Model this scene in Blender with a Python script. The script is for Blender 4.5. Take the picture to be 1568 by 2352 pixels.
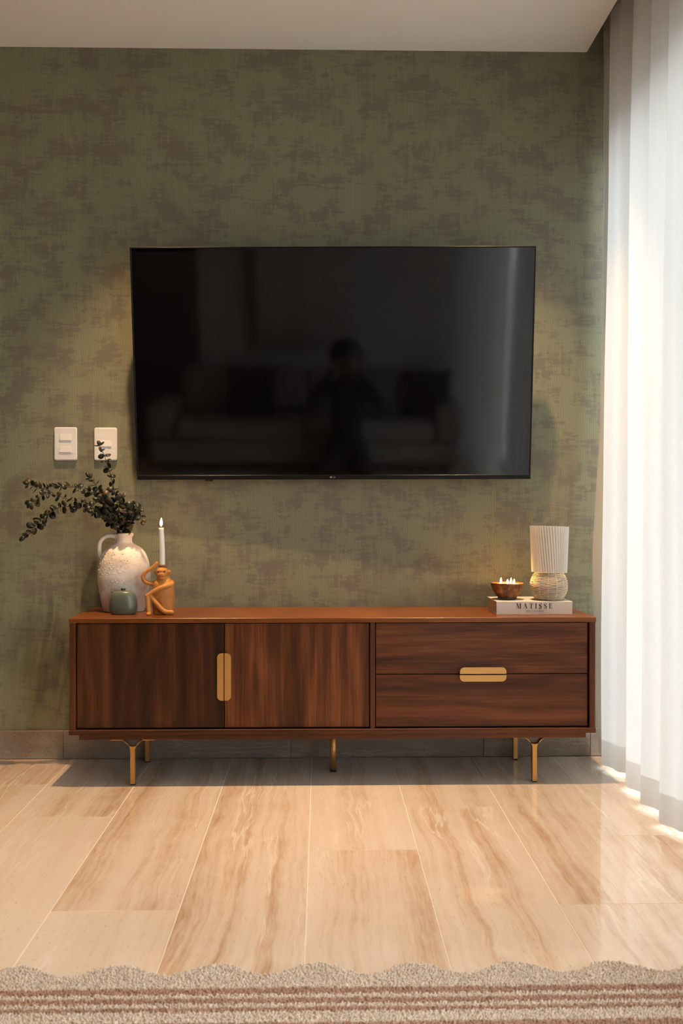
import bpy, bmesh, math, random
from mathutils import Vector, Matrix, noise
from math import sin, cos, pi, radians, sqrt, exp

for o in list(bpy.data.objects):
    bpy.data.objects.remove(o)
S = bpy.context.scene
COL = S.collection
rng = random.Random(7)

# ------------------------------------------------------------------ camera
YAW, PITCH, CAM_H, CAM_D = .0209, -.0056, .954, 3.793
FW = Vector((sin(YAW)*cos(PITCH), cos(YAW)*cos(PITCH), sin(PITCH)))
RT = Vector((cos(YAW), -sin(YAW), 0))
UP = RT.cross(FW)
CAM = Vector((0, -CAM_D, CAM_H))
cd = bpy.data.cameras.new('camera')
cam = bpy.data.objects.new('camera', cd)
COL.objects.link(cam)
m = Matrix((RT, UP, -FW)).transposed().to_4x4()
m.translation = CAM
cam.matrix_world = m
cd.sensor_fit = 'VERTICAL'
cd.sensor_height = 36
cd.lens = 35
cd.clip_start = .02
cd.dof.use_dof = True
cd.dof.focus_distance = 3.45
cd.dof.aperture_fstop = 5.6
S.camera = cam
F = 35/36*2352

# ------------------------------------------------------------------ view, world, lights
S.view_settings.view_transform = 'Standard'
S.view_settings.look = 'None'
S.view_settings.gamma = 1
S.view_settings.use_curve_mapping = False
S.view_settings.exposure = 0.36
S.cycles.max_bounces = 6
S.cycles.diffuse_bounces = 3
S.cycles.adaptive_threshold = .02
S.cycles.use_light_tree = False
S.cycles.glossy_bounces = 3
S.cycles.transmission_bounces = 3
S.cycles.transparent_max_bounces = 6
S.cycles.caustics_reflective = False
S.cycles.caustics_refractive = False

SKY = 9.0
w = bpy.data.worlds.new('overcast_sky')
S.world = w
w.use_nodes = True
bg = w.node_tree.nodes['Background']
wt = w.node_tree
wg = wt.nodes.new('ShaderNodeNewGeometry')
ws = wt.nodes.new('ShaderNodeSeparateXYZ')
wr_ = wt.nodes.new('ShaderNodeValToRGB')
wm = wt.nodes.new('ShaderNodeMath')
wm.operation = 'MULTIPLY_ADD'
wm.inputs[1].default_value = -.5       # the incoming vector points at the viewer
wm.inputs[2].default_value = .5
wt.links.new(wg.outputs['Incoming'], ws.inputs[0])
wt.links.new(ws.outputs[2], wm.inputs[0])
wt.links.new(wm.outputs[0], wr_.inputs[0])
wr_.color_ramp.elements[0].position = .47
wr_.color_ramp.elements[0].color = (.22, .22, .215, 1)
wr_.color_ramp.elements[1].position = .51
wr_.color_ramp.elements[1].color = (.86, .93, 1, 1)
wt.links.new(wr_.outputs[0], bg.inputs['Color'])
bg.inputs['Strength'].default_value = SKY


def light(name, kind, loc, power, color, **kw):
    d = bpy.data.lights.new(name, kind)
    d.energy = power
    d.color = color
    for k, v in kw.items():
        setattr(d, k, v)
    o = bpy.data.objects.new(name, d)
    COL.objects.link(o)
    o.location = loc
    return o


# the sky light enters through the window opening (a portal only guides sampling, it adds no light)
po = light('window_sky_portal', 'AREA', (1.245, -2.45, 1.2), 1, (1, 1, 1), shape='RECTANGLE', size=4.7, size_y=2.35)
po.rotation_euler = (radians(90), 0, radians(90))
po.data.cycles.is_portal = True
# two recessed warm ceiling downlights just in front of the cabinet's face
WARM = (1.0, .64, .34)
LIGHT_Y = -.432
LIGHTS = [(-.62, LIGHT_Y), (.632, LIGHT_Y)]
for (lx, ly) in LIGHTS:
    light('downlight_beam', 'SPOT', (lx, ly, 2.679), 190, WARM, spot_size=radians(63), spot_blend=1.0,
          shadow_soft_size=.018)
# unseen further downlights, added to brighten the nearer floor
for (lx, ly) in ((-.62, -2.6), (.632, -2.6), (-2.2, -1.6), (-2.2, -3.4)):
    light('downlight_beam', 'SPOT', (lx, ly, 2.679), 95, WARM, spot_size=radians(84), spot_blend=1.0,
          shadow_soft_size=.03)


# ------------------------------------------------------------------ pixel helpers (directions from the 1568x2352 photograph)
def ray(px, py):
    return FW + RT*((px-784)/F) - UP*((py-1176)/F)


def on_y(px, py, y):
    d = ray(px, py)
    return CAM + d*((y-CAM.y)/d.y)


# ------------------------------------------------------------------ mesh builder
class MB:
    def __init__(s):
        s.v = []
        s.f = []
        s.sm = []
        s.mi = []

    def add(s, verts, faces, smooth=False, mi=0):
        b = len(s.v)
        s.v += [tuple(p) for p in verts]
        for f in faces:
            s.f.append(tuple(i+b for i in f))
            s.sm.append(smooth)
            s.mi.append(mi)
        return s

    def box(s, lo, hi, bev=0.0, mi=0):
        x0, y0, z0 = lo
        x1, y1, z1 = hi
        if bev <= 0:
            vs = [(x0, y0, z0), (x1, y0, z0), (x1, y1, z0), (x0, y1, z0), (x0, y0, z1), (x1, y0, z1), (x1, y1, z1), (x0, y1, z1)]
            return s.add(vs, [(3, 2, 1, 0), (4, 5, 6, 7), (0, 1, 5, 4), (1, 2, 6, 5), (2, 3, 7, 6), (3, 0, 4, 7)], False, mi)
        bm = bmesh.new()
        bmesh.ops.create_cube(bm, size=1)
        for v in bm.verts:
            v.co = Vector(((x0+x1)/2+v.co.x*(x1-x0), (y0+y1)/2+v.co.y*(y1-y0), (z0+z1)/2+v.co.z*(z1-z0)))
        bmesh.ops.bevel(bm, geom=bm.edges[:], offset=bev, segments=1, affect='EDGES', profile=.5)
        return s.bm(bm, False, mi)

    def bm(s, bm, smooth=False, mi=0):
        bm.verts.index_update()
        s.add([v.co for v in bm.verts], [[v.index for v in f.verts] for f in bm.faces], smooth, mi)
        bm.free()
        return s

    def tube(s, pts, rad, n=8, cap=True, mi=0, smooth=True, flat=None):
        pts = [Vector(p) for p in pts]
        k = len(pts)
        rad = rad if isinstance(rad, (list, tuple)) else [rad]*k
        vs, fs = [], []
        t0 = (pts[1]-pts[0]).normalized()
        ref = Vector((0, 0, 1)) if abs(t0.z) < .9 else Vector((1, 0, 0))
        nrm = (ref-t0*ref.dot(t0)).normalized()
        for i in range(k):
            t = (pts[min(i+1, k-1)]-pts[max(i-1, 0)]).normalized()
            nrm = (nrm-t*nrm.dot(t)).normalized()
            b = t.cross(nrm)
            for j in range(n):
                a = 2*pi*j/n
                vs.append(pts[i]+(nrm*cos(a)+b*sin(a))*rad[i])
        for i in range(k-1):
            for j in range(n):
                fs.append((i*n+j, i*n+(j+1) % n, (i+1)*n+(j+1) % n, (i+1)*n+j))
        if cap:
            fs.append(tuple(range(n-1, -1, -1)))
            fs.append(tuple((k-1)*n+j for j in range(n)))
        return s.add(vs, fs, smooth, mi)

    def lathe(s, prof, n=48, c=(0, 0, 0), sx=1, sy=1, cap=True, mi=0, fn=None):
        vs, fs = [], []
        for (r, z) in prof:
            for j in range(n):
                a = 2*pi*j/n
                p = Vector((c[0]+r*cos(a)*sx, c[1]+r*sin(a)*sy, c[2]+z))
                vs.append(fn(p) if fn else p)
        k = len(prof)
        for i in range(k-1):
            for j in range(n):
                fs.append((i*n+j, i*n+(j+1) % n, (i+1)*n+(j+1) % n, (i+1)*n+j))
        if cap:
            if prof[0][0] > 1e-6:
                fs.append(tuple(range(n-1, -1, -1)))
            if prof[-1][0] > 1e-6:
                fs.append(tuple((k-1)*n+j for j in range(n)))
        return s.add(vs, fs, True, mi)

    def ball(s, c, r, n=12, m=8, sc=(1, 1, 1), mi=0):
        prof = [(max(1e-7, sin(pi*i/m))*r, -cos(pi*i/m)*r) for i in range(m+1)]
        vs, fs = [], []
        for (q, z) in prof:
            for j in range(n):
                a = 2*pi*j/n
                vs.append((c[0]+q*cos(a)*sc[0], c[1]+q*sin(a)*sc[1], c[2]+z*sc[2]))
        for i in range(m):
            for j in range(n):
                fs.append((i*n+j, i*n+(j+1) % n, (i+1)*n+(j+1) % n, (i+1)*n+j))
        return s.add(vs, fs, True, mi)

    def prism(s, poly, y0, y1, smooth=False, mi=0):
        """outline in (x, z), extruded from y0 (front) to y1"""
        n = len(poly)
        vs = [(x, y0, z) for x, z in poly]+[(x, y1, z) for x, z in poly]
        fs = [tuple(range(n)), tuple(range(2*n-1, n-1, -1))]
        for i in range(n):
            j = (i+1) % n
            fs.append((i, i+n, j+n, j))
        return s.add(vs, fs, smooth, mi)

    def mesh(s, name):
        me = bpy.data.meshes.new(name)
        me.from_pydata(s.v, [], s.f)
        me.polygons.foreach_set('use_smooth', s.sm)
        me.polygons.foreach_set('material_index', s.mi)
        me.update()
        return me

    def build(s, name, mat, parent=None, fix=True):
        me = s.mesh(name)
        if fix:
            bm = bmesh.new()
            bm.from_mesh(me)
            bmesh.ops.remove_doubles(bm, verts=bm.verts[:], dist=1e-6)
            bmesh.ops.recalc_face_normals(bm, faces=bm.faces[:])
            bm.to_mesh(me)
            bm.free()
        return put(name, me, mat, parent)


def put(name, me, mat, parent=None):
    o = bpy.data.objects.new(name, me)
    for mm in (mat if isinstance(mat, (list, tuple)) else [mat]):
        if mm and len(me.materials) < (len(mat) if isinstance(mat, (list, tuple)) else 1):
            me.materials.append(mm)
    COL.objects.link(o)
    if parent:
        o.parent = parent
    return o


def thing(name, label, cat, loc=(0, 0, 0), group=None, rot=(0, 0, 0)):
    o = bpy.data.objects.new(name, None)
    o.empty_display_size = .05
    COL.objects.link(o)
    o.location = loc
    o.rotation_euler = rot
    return tag(o, label, cat, group)


def tag(o, label, cat, group=None):
    o['label'] = label
    o['category'] = cat
    if group:
        o['group'] = group
    return o


def struct(o):
    o['kind'] = 'structure'
    return o


def catmull(P, n=8):
    P = [Vector(p) for p in P]
    Q = [P[0]*2-P[1]]+P+[P[-1]*2-P[-2]]
    out = []
    for i in range(1, len(Q)-2):
        for k in range(n):
            t = k/n
            a, b, c, d = Q[i-1], Q[i], Q[i+1], Q[i+2]
            out.append(.5*((2*b)+(c-a)*t+(2*a-5*b+4*c-d)*t*t+(3*b-a-3*c+d)*t**3))
    out.append(P[-1])
    return out


# ------------------------------------------------------------------ materials
class NT:
    def __init__(s, name):
        s.m = bpy.data.materials.new(name)
        s.m.use_nodes = True
        s.t = s.m.node_tree
        s.p = s.t.nodes['Principled BSDF']
        s.out = s.t.nodes['Material Output']

    def n(s, typ, **kw):
        nd = s.t.nodes.new(typ)
        for k, v in kw.items():
            if k.startswith('i_'):
                key = k[2:]
                nd.inputs[int(key) if key.isdigit() else key.replace('_', ' ')].default_value = v
            else:
                setattr(nd, k, v)
        return nd

    def l(s, a, b):
        s.t.links.new(a, b)

    def sock(s, x):
        return x

    def math(s, op, a, b=None, c=None, clamp=False):
        nd = s.n('ShaderNodeMath', operation=op, use_clamp=clamp)
        for i, x in enumerate((a, b, c)):
            if x is None:
                continue
            if hasattr(x, 'is_output'):
                s.l(x, nd.inputs[i])
            else:
                nd.inputs[i].default_value = x
        return nd.outputs[0]

    def mix(s, f, a, b, blend='MIX'):
        nd = s.n('ShaderNodeMix', data_type='RGBA', blend_type=blend)
        for i, x in ((0, f), (6, a), (7, b)):
            if hasattr(x, 'is_output'):
                s.l(x, nd.inputs[i])
            elif i == 0:
                nd.inputs[0].default_value = x
            else:
                nd.inputs[i].default_value = (*x, 1)
        return nd.outputs[2]

    def coord(s, kind='Object'):
        return s.n('ShaderNodeTexCoord').outputs[kind]

    def map(s, vec, scale=(1, 1, 1), loc=(0, 0, 0), rot=(0, 0, 0)):
        nd = s.n('ShaderNodeMapping')
        nd.inputs['Scale'].default_value = scale
        nd.inputs['Location'].default_value = loc
        nd.inputs['Rotation'].default_value = rot
        s.l(vec, nd.inputs['Vector'])
        return nd.outputs[0]

    def noise(s, vec, scale=1, detail=2, rough=.5, dist=0):
        nd = s.n('ShaderNodeTexNoise')
        nd.inputs['Scale'].default_value = scale
        nd.inputs['Detail'].default_value = detail
        nd.inputs['Roughness'].default_value = rough
        nd.inputs['Distortion'].default_value = dist
        s.l(vec, nd.inputs['Vector'])
        return nd.outputs['Fac']

    def ramp(s, fac, stops, interp='LINEAR'):
        nd = s.n('ShaderNodeValToRGB')
        cr = nd.color_ramp
        cr.interpolation = interp
        while len(cr.elements) < len(stops):
            cr.elements.new(.5)
        for e, (p, c) in zip(cr.elements, stops):
            e.position = p
            e.color = (*c, 1) if isinstance(c, (tuple, list)) else (c, c, c, 1)
        s.l(fac, nd.inputs[0])
        return nd.outputs[0]

    def smooth(s, x, lo, hi):
        nd = s.n('ShaderNodeMapRange', interpolation_type='SMOOTHSTEP')
        nd.inputs['From Min'].default_value = lo
        nd.inputs['From Max'].default_value = hi
        s.l(x, nd.inputs['Value'])
        return nd.outputs[0]

    def bump(s, h, strength=.2, dist=.001):
        nd = s.n('ShaderNodeBump')
        nd.inputs['Strength'].default_value = strength
        nd.inputs['Distance'].default_value = dist
        s.l(h, nd.inputs['Height'])
        s.l(nd.outputs[0], s.p.inputs['Normal'])

    def set(s, **kw):
        for k, v in kw.items():
            i = s.p.inputs[k.replace('_', ' ')]
            if hasattr(v, 'is_output'):
                s.l(v, i)
            else:
                i.default_value = (*v, 1) if i.type == 'RGBA' else v
        return s


def plain(name, color, rough=.5, var=.08, scale=40, bump=0, **kw):
    t = NT(name)
    f = t.noise(t.coord(), scale, 4)
    a = tuple(min(1, c*(1-var)) for c in color)
    b = tuple(min(1, c*(1+var)) for c in color)
    t.set(Base_Color=t.mix(f, a, b), Roughness=rough, **kw)
    if bump:
        t.bump(f, bump, .001)
    return t.m


def wood_mat(name, axis, dark, mid, lightc, seed, strips=True, rough=.38):
    """walnut veneer: grain along axis ('x' or 'z') of the object's own space"""
    t = NT(name)
    c = t.coord()
    if axis == 'z':
        c = t.map(c, rot=(0, pi/2, 0))         # bring z onto x
    base = t.map(c, loc=(seed*3.1, seed*1.7, seed*2.3))
    warp = t.noise(t.map(base, (1.1, 1, 4.5)), 1, 2)
    sep = t.n('ShaderNodeSeparateXYZ')
    t.l(base, sep.inputs[0])
    # cathedral figure: growth lines across the grain, bent by slow noise
    u = t.math('ADD', t.math('MULTIPLY', sep.outputs[2], 105), t.math('MULTIPLY', warp, 34))
    band = t.math('MULTIPLY_ADD', t.math('SINE', u), .5, .5)
    wide = t.noise(t.map(base, (.7, 1, 17)), 1, 3, .55)
    streak = t.noise(t.map(base, (1.6, 1, 95)), 1, 4, .6)
    pores = t.noise(t.map(base, (9, 40, 430)), 1, 3, .6)
    v = t.math('ADD', t.math('MULTIPLY', wide, .74), t.math('MULTIPLY', streak, .25))
    v = t.math('ADD', v, t.math('MULTIPLY', t.math('SUBTRACT', band, .5), .11))
    v = t.math('ADD', v, t.math('MULTIPLY', t.math('SUBTRACT', pores, .5), .46))
    if strips:
        cell = t.n('ShaderNodeTexWhiteNoise', noise_dimensions='1D')
        t.l(t.math('FLOOR', t.math('MULTIPLY', t.math('ADD', sep.outputs[2], 7.03), 12.5)), cell.inputs['W'])
        v = t.math('ADD', v, t.math('MULTIPLY', t.math('SUBTRACT', cell.outputs[0], .5), .16))
    col = t.ramp(v, [(.24, dark), (.48, mid), (.74, lightc)])
    t.set(Base_Color=col, Roughness=rough, Specular_IOR_Level=.26)
    t.bump(pores, .12, .0006)
    return t.m


def travertine(name, axis='y', shade=1.0, vein=1.0, rough=.03, coat=.6, pits=.38, cloudy=.22, grey=0):
    t = NT(name)
    oi = t.n('ShaderNodeObjectInfo')
    off = t.n('ShaderNodeVectorMath', operation='MULTIPLY_ADD')
    comb = t.n('ShaderNodeCombineXYZ')
    for i in range(3):
        t.l(oi.outputs['Random'], comb.inputs[i])
    t.l(comb.outputs[0], off.inputs[0])
    off.inputs[1].default_value = (97, 61, 43)
    c = t.coord()
    if axis == 'x':
        c = t.map(c, rot=(0, 0, pi/2))
        sc = t.map(c, (1, 1, 1))
        sw = t.n('ShaderNodeSeparateXYZ')
        t.l(sc, sw.inputs[0])
        cb = t.n('ShaderNodeCombineXYZ')
        t.l(sw.outputs[2], cb.inputs[0])
        t.l(sw.outputs[1], cb.inputs[1])
        t.l(sw.outputs[0], cb.inputs[2])
        c = cb.outputs[0]
    t.l(c, off.inputs[2])
    p = off.outputs[0]
    # waviness of the beds
    wv = t.noise(t.map(p, (3, 3.2, 3)), 1, 3)
    wn = t.n('ShaderNodeVectorMath', operation='MULTIPLY_ADD')
    cw = t.n('ShaderNodeCombineXYZ')
    t.l(t.math('SUBTRACT', wv, .5), cw.inputs[0])
    t.l(cw.outputs[0], wn.inputs[0])
    wn.inputs[1].default_value = (.06, 0, 0)
    t.l(p, wn.inputs[2])
    q = wn.outputs[0]
    wide = t.noise(t.map(q, (11, .22, 1)), 1, 3, .5)
    fine = t.noise(t.map(q, (52, 1.1, 1)), 1, 5, .62)
    hair = t.noise(t.map(q, (170, 12, 1)), 1, 4, .65)
    cloud = t.noise(t.map(p, (10, 7, 7)), 1, 5, .6)
    v = t.math('ADD', t.math('MULTIPLY', wide, .62*vein), t.math('MULTIPLY', fine, .34))
    v = t.math('ADD', v, t.math('MULTIPLY', t.math('SUBTRACT', cloud, .5), cloudy))
    v = t.math('ADD', v, t.math('MULTIPLY', t.math('SUBTRACT', hair, .5), .24))
    v = t.math('ADD', v, t.math('MULTIPLY', t.math('SUBTRACT', oi.outputs['Random'], .5), .13))
    k = shade
    v = t.math('ADD', v, .02)
    col = t.ramp(v, [(.27, (.40*k, .25*k, .15*k)), (.35, (.54*k, .39*k, .275*k)), (.43, (.62*k, .495*k, .385*k)),
                     (.52, (.68*k, .575*k, .475*k)), (.66, (.72*k, .63*k, .545*k))])
    # chalky white seams along the beds
    s1 = t.noise(t.map(q, (12, .8, 1), (5, 2, 0)), 1, 4, .55)
    seam = t.math('SUBTRACT', 1, t.smooth(t.math('ABSOLUTE', t.math('SUBTRACT', s1, .56)), .0, .018))
    seam = t.math('MULTIPLY', seam, t.smooth(t.noise(t.map(p, (2.2, 1.1, 1), (1, 3, 0)), 1, 1), .43, .56))
    col = t.mix(t.math('MULTIPLY', seam, .75), col, (.76*k, .70*k, .62*k))
    # small dark pits and cracks
    pit = t.noise(t.map(q, (230, 48, 90), (3, 1, 0)), 1, 4, .65)
    pm = t.math('MULTIPLY', t.smooth(pit, .60, .70), t.smooth(t.noise(t.map(p, (5, 2, 5), (7, 3, 0)), 1, 2), .45, .62))
    col = t.mix(t.math('MULTIPLY', pm, pits), col, (.16*k, .095*k, .06*k))
    if grey:
        col = t.mix(grey, col, t.mix(cloud, (.17, .14, .12), (.40, .35, .30)))
        col = t.mix(t.math('MULTIPLY', t.smooth(t.noise(t.map(q, (300, 70, 90)), 1, 4, .65), .55, .66), .7), col, (.10, .075, .06))
    t.set(Base_Color=col, Roughness=t.math('ADD', t.math('MULTIPLY', cloud, .05), rough), Specular_IOR_Level=.5, Coat_Weight=coat, Coat_Roughness=.03)
    t.bump(pm, -.15, .001) if False else None
    return t.m


def wallpaper(name):
    t = NT(name)
    c = t.coord('Object')
    p = t.map(c, (1, 0, 1))
    sep = t.n('ShaderNodeSeparateXYZ')
    t.l(p, sep.inputs[0])
    n1 = t.noise(t.map(p, (8.5, 1, 11.5), (3.3, 0, 1.1)), 1, 3, .55)
    n2 = t.noise(t.map(p, (13, 1, 75)), 1, 4, .6)
    n3 = t.noise(t.map(p, (60, 1, 9)), 1, 4, .6)
    n4 = t.noise(t.map(p, (210, 1, 170)), 1, 3, .65)
    n5 = t.noise(t.map(p, (24, 1, 30)), 1, 3, .6)
    v = n1
    for nn, k in ((n2, .62), (n3, .52), (n4, .42), (n5, .22)):
        v = t.math('ADD', v, t.math('MULTIPLY', t.math('SUBTRACT', nn, .5), k))
    f = t.math('ADD', t.math('MULTIPLY', t.smooth(v, .432, .482), .60), t.math('MULTIPLY', t.smooth(t.math('ADD', v, t.math('MULTIPLY', t.math('SUBTRACT', t.noise(t.map(p, (3.1, 1, 4.2), (9, 0, 4)), 1, 2), .5), .9)), .40, .56), .40))
    # strip to strip tone
    cell = t.n('ShaderNodeTexWhiteNoise', noise_dimensions='1D')
    t.l(t.math('FLOOR', t.math('DIVIDE', t.math('ADD', sep.outputs[0], 10.457), .5305)), cell.inputs['W'])
    tone = t.math('MULTIPLY_ADD', cell.outputs[0], .07, .965)
    rib = t.math('SINE', t.math('MULTIPLY', sep.outputs[0], 2*pi/.0083))
    weave = t.noise(t.map(p, (700, 1, 60)), 1, 2)
    weave2 = t.noise(t.map(p, (60, 1, 700)), 1, 2)
    wv = t.math('ADD', t.math('MULTIPLY', weave, .5), t.math('MULTIPLY', weave2, .5))
    green = t.mix(t.math('MULTIPLY_ADD', rib, .5, .5), (.205, .208, .124), (.238, .236, .155))
    taupe = (.172, .156, .116)
    col = t.mix(f, taupe, green)
    bright = t.math('MULTIPLY', tone, t.math('MULTIPLY_ADD', wv, .5, .75))
    mul = t.n('ShaderNodeVectorMath', operation='SCALE')
    t.l(col, mul.inputs[0])
    t.l(bright, mul.inputs['Scale'])
    t.set(Base_Color=mul.outputs[0], Roughness=.52, Specular_IOR_Level=.35)
    h = t.math('ADD', t.math('MULTIPLY', t.math('MULTIPLY', rib, f), .5), wv)
    t.bump(h, .35, .0006)
    return t.m


M = {}
M['wallpaper'] = wallpaper('green_distressed_wallpaper')
M['white_paint'] = plain('white_paint', (.86, .845, .82), .85, .02, 6)
M['back_paint'] = plain('warm_grey_paint', (.52, .49, .46), .85, .03, 6)
M['dark_paint'] = plain('dark_paint', (.12, .11, .09), .85, .05, 6)
M['tile'] = travertine('travertine_floor', 'y')
M['base_stone'] = travertine('travertine_skirting', 'x', .55, .3, .35, 0, .9, .75, .55)
M['grout'] = plain('grout', (.78, .72, .64), .8, .05, 200)
WD, WM, WL = (.025, .0066, .0018), (.080, .0225, .0062), (.175, .058, .0180)
M['door_l'] = wood_mat('walnut_left_door', 'z', tuple(c*.7 for c in WD), tuple(c*.64 for c in WM), tuple(c*.7 for c in WL), 1.3)  # darker veneer tones, with the left side's dimmer daylight put into the colour
M['door_r'] = wood_mat('walnut_right_door', 'z', tuple(c*1. for c in WD), tuple(c*1.15 for c in WM), tuple(c*1.3 for c in WL), 4.1)  # lighter veneer tones, with the window daylight put into the colour
M['draw_t'] = wood_mat('walnut_upper_drawer', 'x', tuple(c*1.1 for c in WD), tuple(c*1.2 for c in WM), tuple(c*1.3 for c in WL), 7.7, False)
M['draw_b'] = wood_mat('walnut_lower_drawer', 'x', WD, tuple(c*1.1 for c in WM), tuple(c*1.05 for c in WL), 9.2, False)
M['top'] = wood_mat('walnut_top_downlit', 'x', (.085, .022, .004), (.155, .046, .008), (.23, .078, .016), 2.6, False, .30)  # walnut lightened and oranged: the downlights' glow is put into its colour
M['carcass'] = wood_mat('walnut_carcass', 'x', WD, tuple(c*1.1 for c in WM), WL, 5.5, False)
M['carcass_z'] = wood_mat('walnut_side', 'z', WD, tuple(c*1.1 for c in WM), WL, 6.5, False)
M['brass'] = plain('satin_brass', (.60, .335, .115), .42, .05, 150, 0, Metallic=.85)
M['rubber'] = plain('black_rubber', (.012, .012, .012), .6)
M['black_plastic'] = plain('black_plastic', (.012, .012, .013), .28, .05)
M['dark_metal'] = plain('dark_steel', (.014, .014, .015), .3, .05, 60, 0, Metallic=.8)
M['bezel'] = plain('black_bezel', (.008, .008, .009), .30, .05, 40, 0, Specular_IOR_Level=.15)
M['logo'] = plain('grey_print', (.42, .42, .44), .4)
M['plate'] = plain('white_plastic', (.78, .76, .73), .35, .02)
M['rocker'] = plain('white_rocker_plastic', (.80, .78, .75), .3, .02)
t = NT('tv_screen')
t.set(Base_Color=(.0025, .0025, .003), Roughness=.055, Specular_IOR_Level=.55)
M['screen'] = t.m


def ceramic():
    t = NT('whitewashed_clay')
    c = t.coord()
    a = t.noise(c, 14, 5, .6)
    b = t.noise(c, 120, 4, .6)
    v = t.math('ADD', t.math('MULTIPLY', a, .7), t.math('MULTIPLY', b, .3))
    t.set(Base_Color=t.ramp(v, [(.34, (.50, .38, .29)), (.48, (.68, .60, .52)), (.7, (.80, .76, .70))]), Roughness=.75)
    t.bump(b, .5, .0015)
    return t.m


M['jug'] = ceramic()
M['celadon'] = plain('green_glaze', (.115, .135, .098), .30, .12, 25, .05)
M['celadon_dark'] = plain('green_glaze_neck', (.05, .058, .042), .35, .1, 25)


def terracotta():
    t = NT('ochre_terracotta')
    c = t.coord()
    a = t.noise(c, 60, 5, .6)
    t.set(Base_Color=t.ramp(a, [(.3, (.42, .16, .028)), (.6, (.56, .23, .045)), (.8, (.62, .28, .07))]), Roughness=.62)
    t.bump(t.noise(c, 500, 3), .25, .0008)
    return t.m


M['terracotta'] = terracotta()
M['terracotta_cup'] = plain('brown_terracotta', (.22, .085, .03), .6, .15, 60)
M['monkey_eye'] = plain('dark_glaze', (.012, .007, .005), .25)
M['wax'] = plain('white_wax', (.80, .77, .72), .4, .03, 30, 0, Subsurface_Weight=.25, Subsurface_Radius=(.02, .012, .008))
M['wick'] = plain('burnt_wick', (.02, .015, .01), .8)
t = NT('candle_flame')
t.set(Base_Color=(1, .6, .2), Emission_Color=(1.0, .50, .16), Emission_Strength=260.0)
M['flame'] = t.m


def leafmat(name, a, b):
    t = NT(name)
    oi = t.n('ShaderNodeObjectInfo')
    v = t.math('ADD', t.math('MULTIPLY', oi.outputs['Random'], .8), t.math('MULTIPLY', t.noise(t.coord(), 90, 3), .2))
    t.set(Base_Color=t.ramp(v, [(.15, a), (.72, b), (.93, (.075, .045, .018))]), Roughness=.42, Specular_IOR_Level=.4)
    return t.m


M['leaf'] = leafmat('eucalyptus_leaf', (.007, .011, .008), (.020, .026, .016))
M['stem'] = plain('eucalyptus_stem', (.04, .022, .012), .5)


def shellmat():
    t = NT('coconut_shell')
    c = t.coord()
    a = t.noise(t.map(c, (1, 1, .7)), 38, 6, .65)
    b = t.noise(c, 160, 4, .6)
    v = t.math('ADD', t.math('MULTIPLY', a, .7), t.math('MULTIPLY', b, .3))
    t.set(Base_Color=t.ramp(v, [(.38, (.035, .011, .004)), (.5, (.16, .055, .014)), (.60, (.34, .145, .042))]), Roughness=.4)
    t.bump(v, .4, .002)
    return t.m


M['shell'] = shellmat()
M['rattan'] = plain('natural_rattan', (.78, .66, .50), .5, .18, 90, .1)
M['gap_shade'] = plain('weave_gap_shade', (.10, .05, .022), .7, .1, 60)  # dark brown standing in for shade between the woven strands
t = NT('white_pleated_fabric')
t.set(Base_Color=(.86, .83, .78), Roughness=.8)
tr = t.n('ShaderNodeBsdfTranslucent')
tr.inputs[0].default_value = (.86, .82, .76, 1)
mx = t.n('ShaderNodeMixShader')
mx.inputs[0].default_value = .3
t.l(t.p.outputs[0], mx.inputs[1])
t.l(tr.outputs[0], mx.inputs[2])
t.l(mx.outputs[0], t.out.inputs[0])
M['shade'] = t.m
M['cover'] = plain('cream_book_cover', (.70, .635, .565), .55, .02, 30)
M['paper'] = plain('book_pages', (.66, .50, .37), .8, .06, 300)
M['ink'] = plain('black_ink', (.015, .013, .012), .6)
M['ink_soft'] = plain('grey_ink', (.20, .17, .15), .6)


def sheer(name, transp, transl, col):
    t = NT(name)
    nt = t.t
    d = t.n('ShaderNodeBsdfDiffuse')
    l = t.n('ShaderNodeBsdfTranslucent')
    p = t.n('ShaderNodeBsdfTransparent')
    weave = t.noise(t.map(t.coord(), (260, 260, 60)), 1, 1)
    cc = t.mix(weave, tuple(c*.95 for c in col), tuple(min(1, c*1.03) for c in col))
    t.l(t.mix(weave, tuple(c*k*.95 for c, k in zip(col, (.76, .70, .63))), tuple(c*k for c, k in zip(col, (.78, .72, .65)))), d.inputs[0])
    t.l(cc, l.inputs[0])
    p.inputs[0].default_value = (1, 1, 1, 1)
    m1 = t.n('ShaderNodeMixShader')
    m1.inputs[0].default_value = transl
    t.l(d.outputs[0], m1.inputs[1])
    t.l(l.outputs[0], m1.inputs[2])
    m2 = t.n('ShaderNodeMixShader')
    m2.inputs[0].default_value = transp
    t.l(m1.outputs[0], m2.inputs[1])
    t.l(p.outputs[0], m2.inputs[2])
    t.l(m2.outputs[0], t.out.inputs[0])
    return t.m


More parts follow.
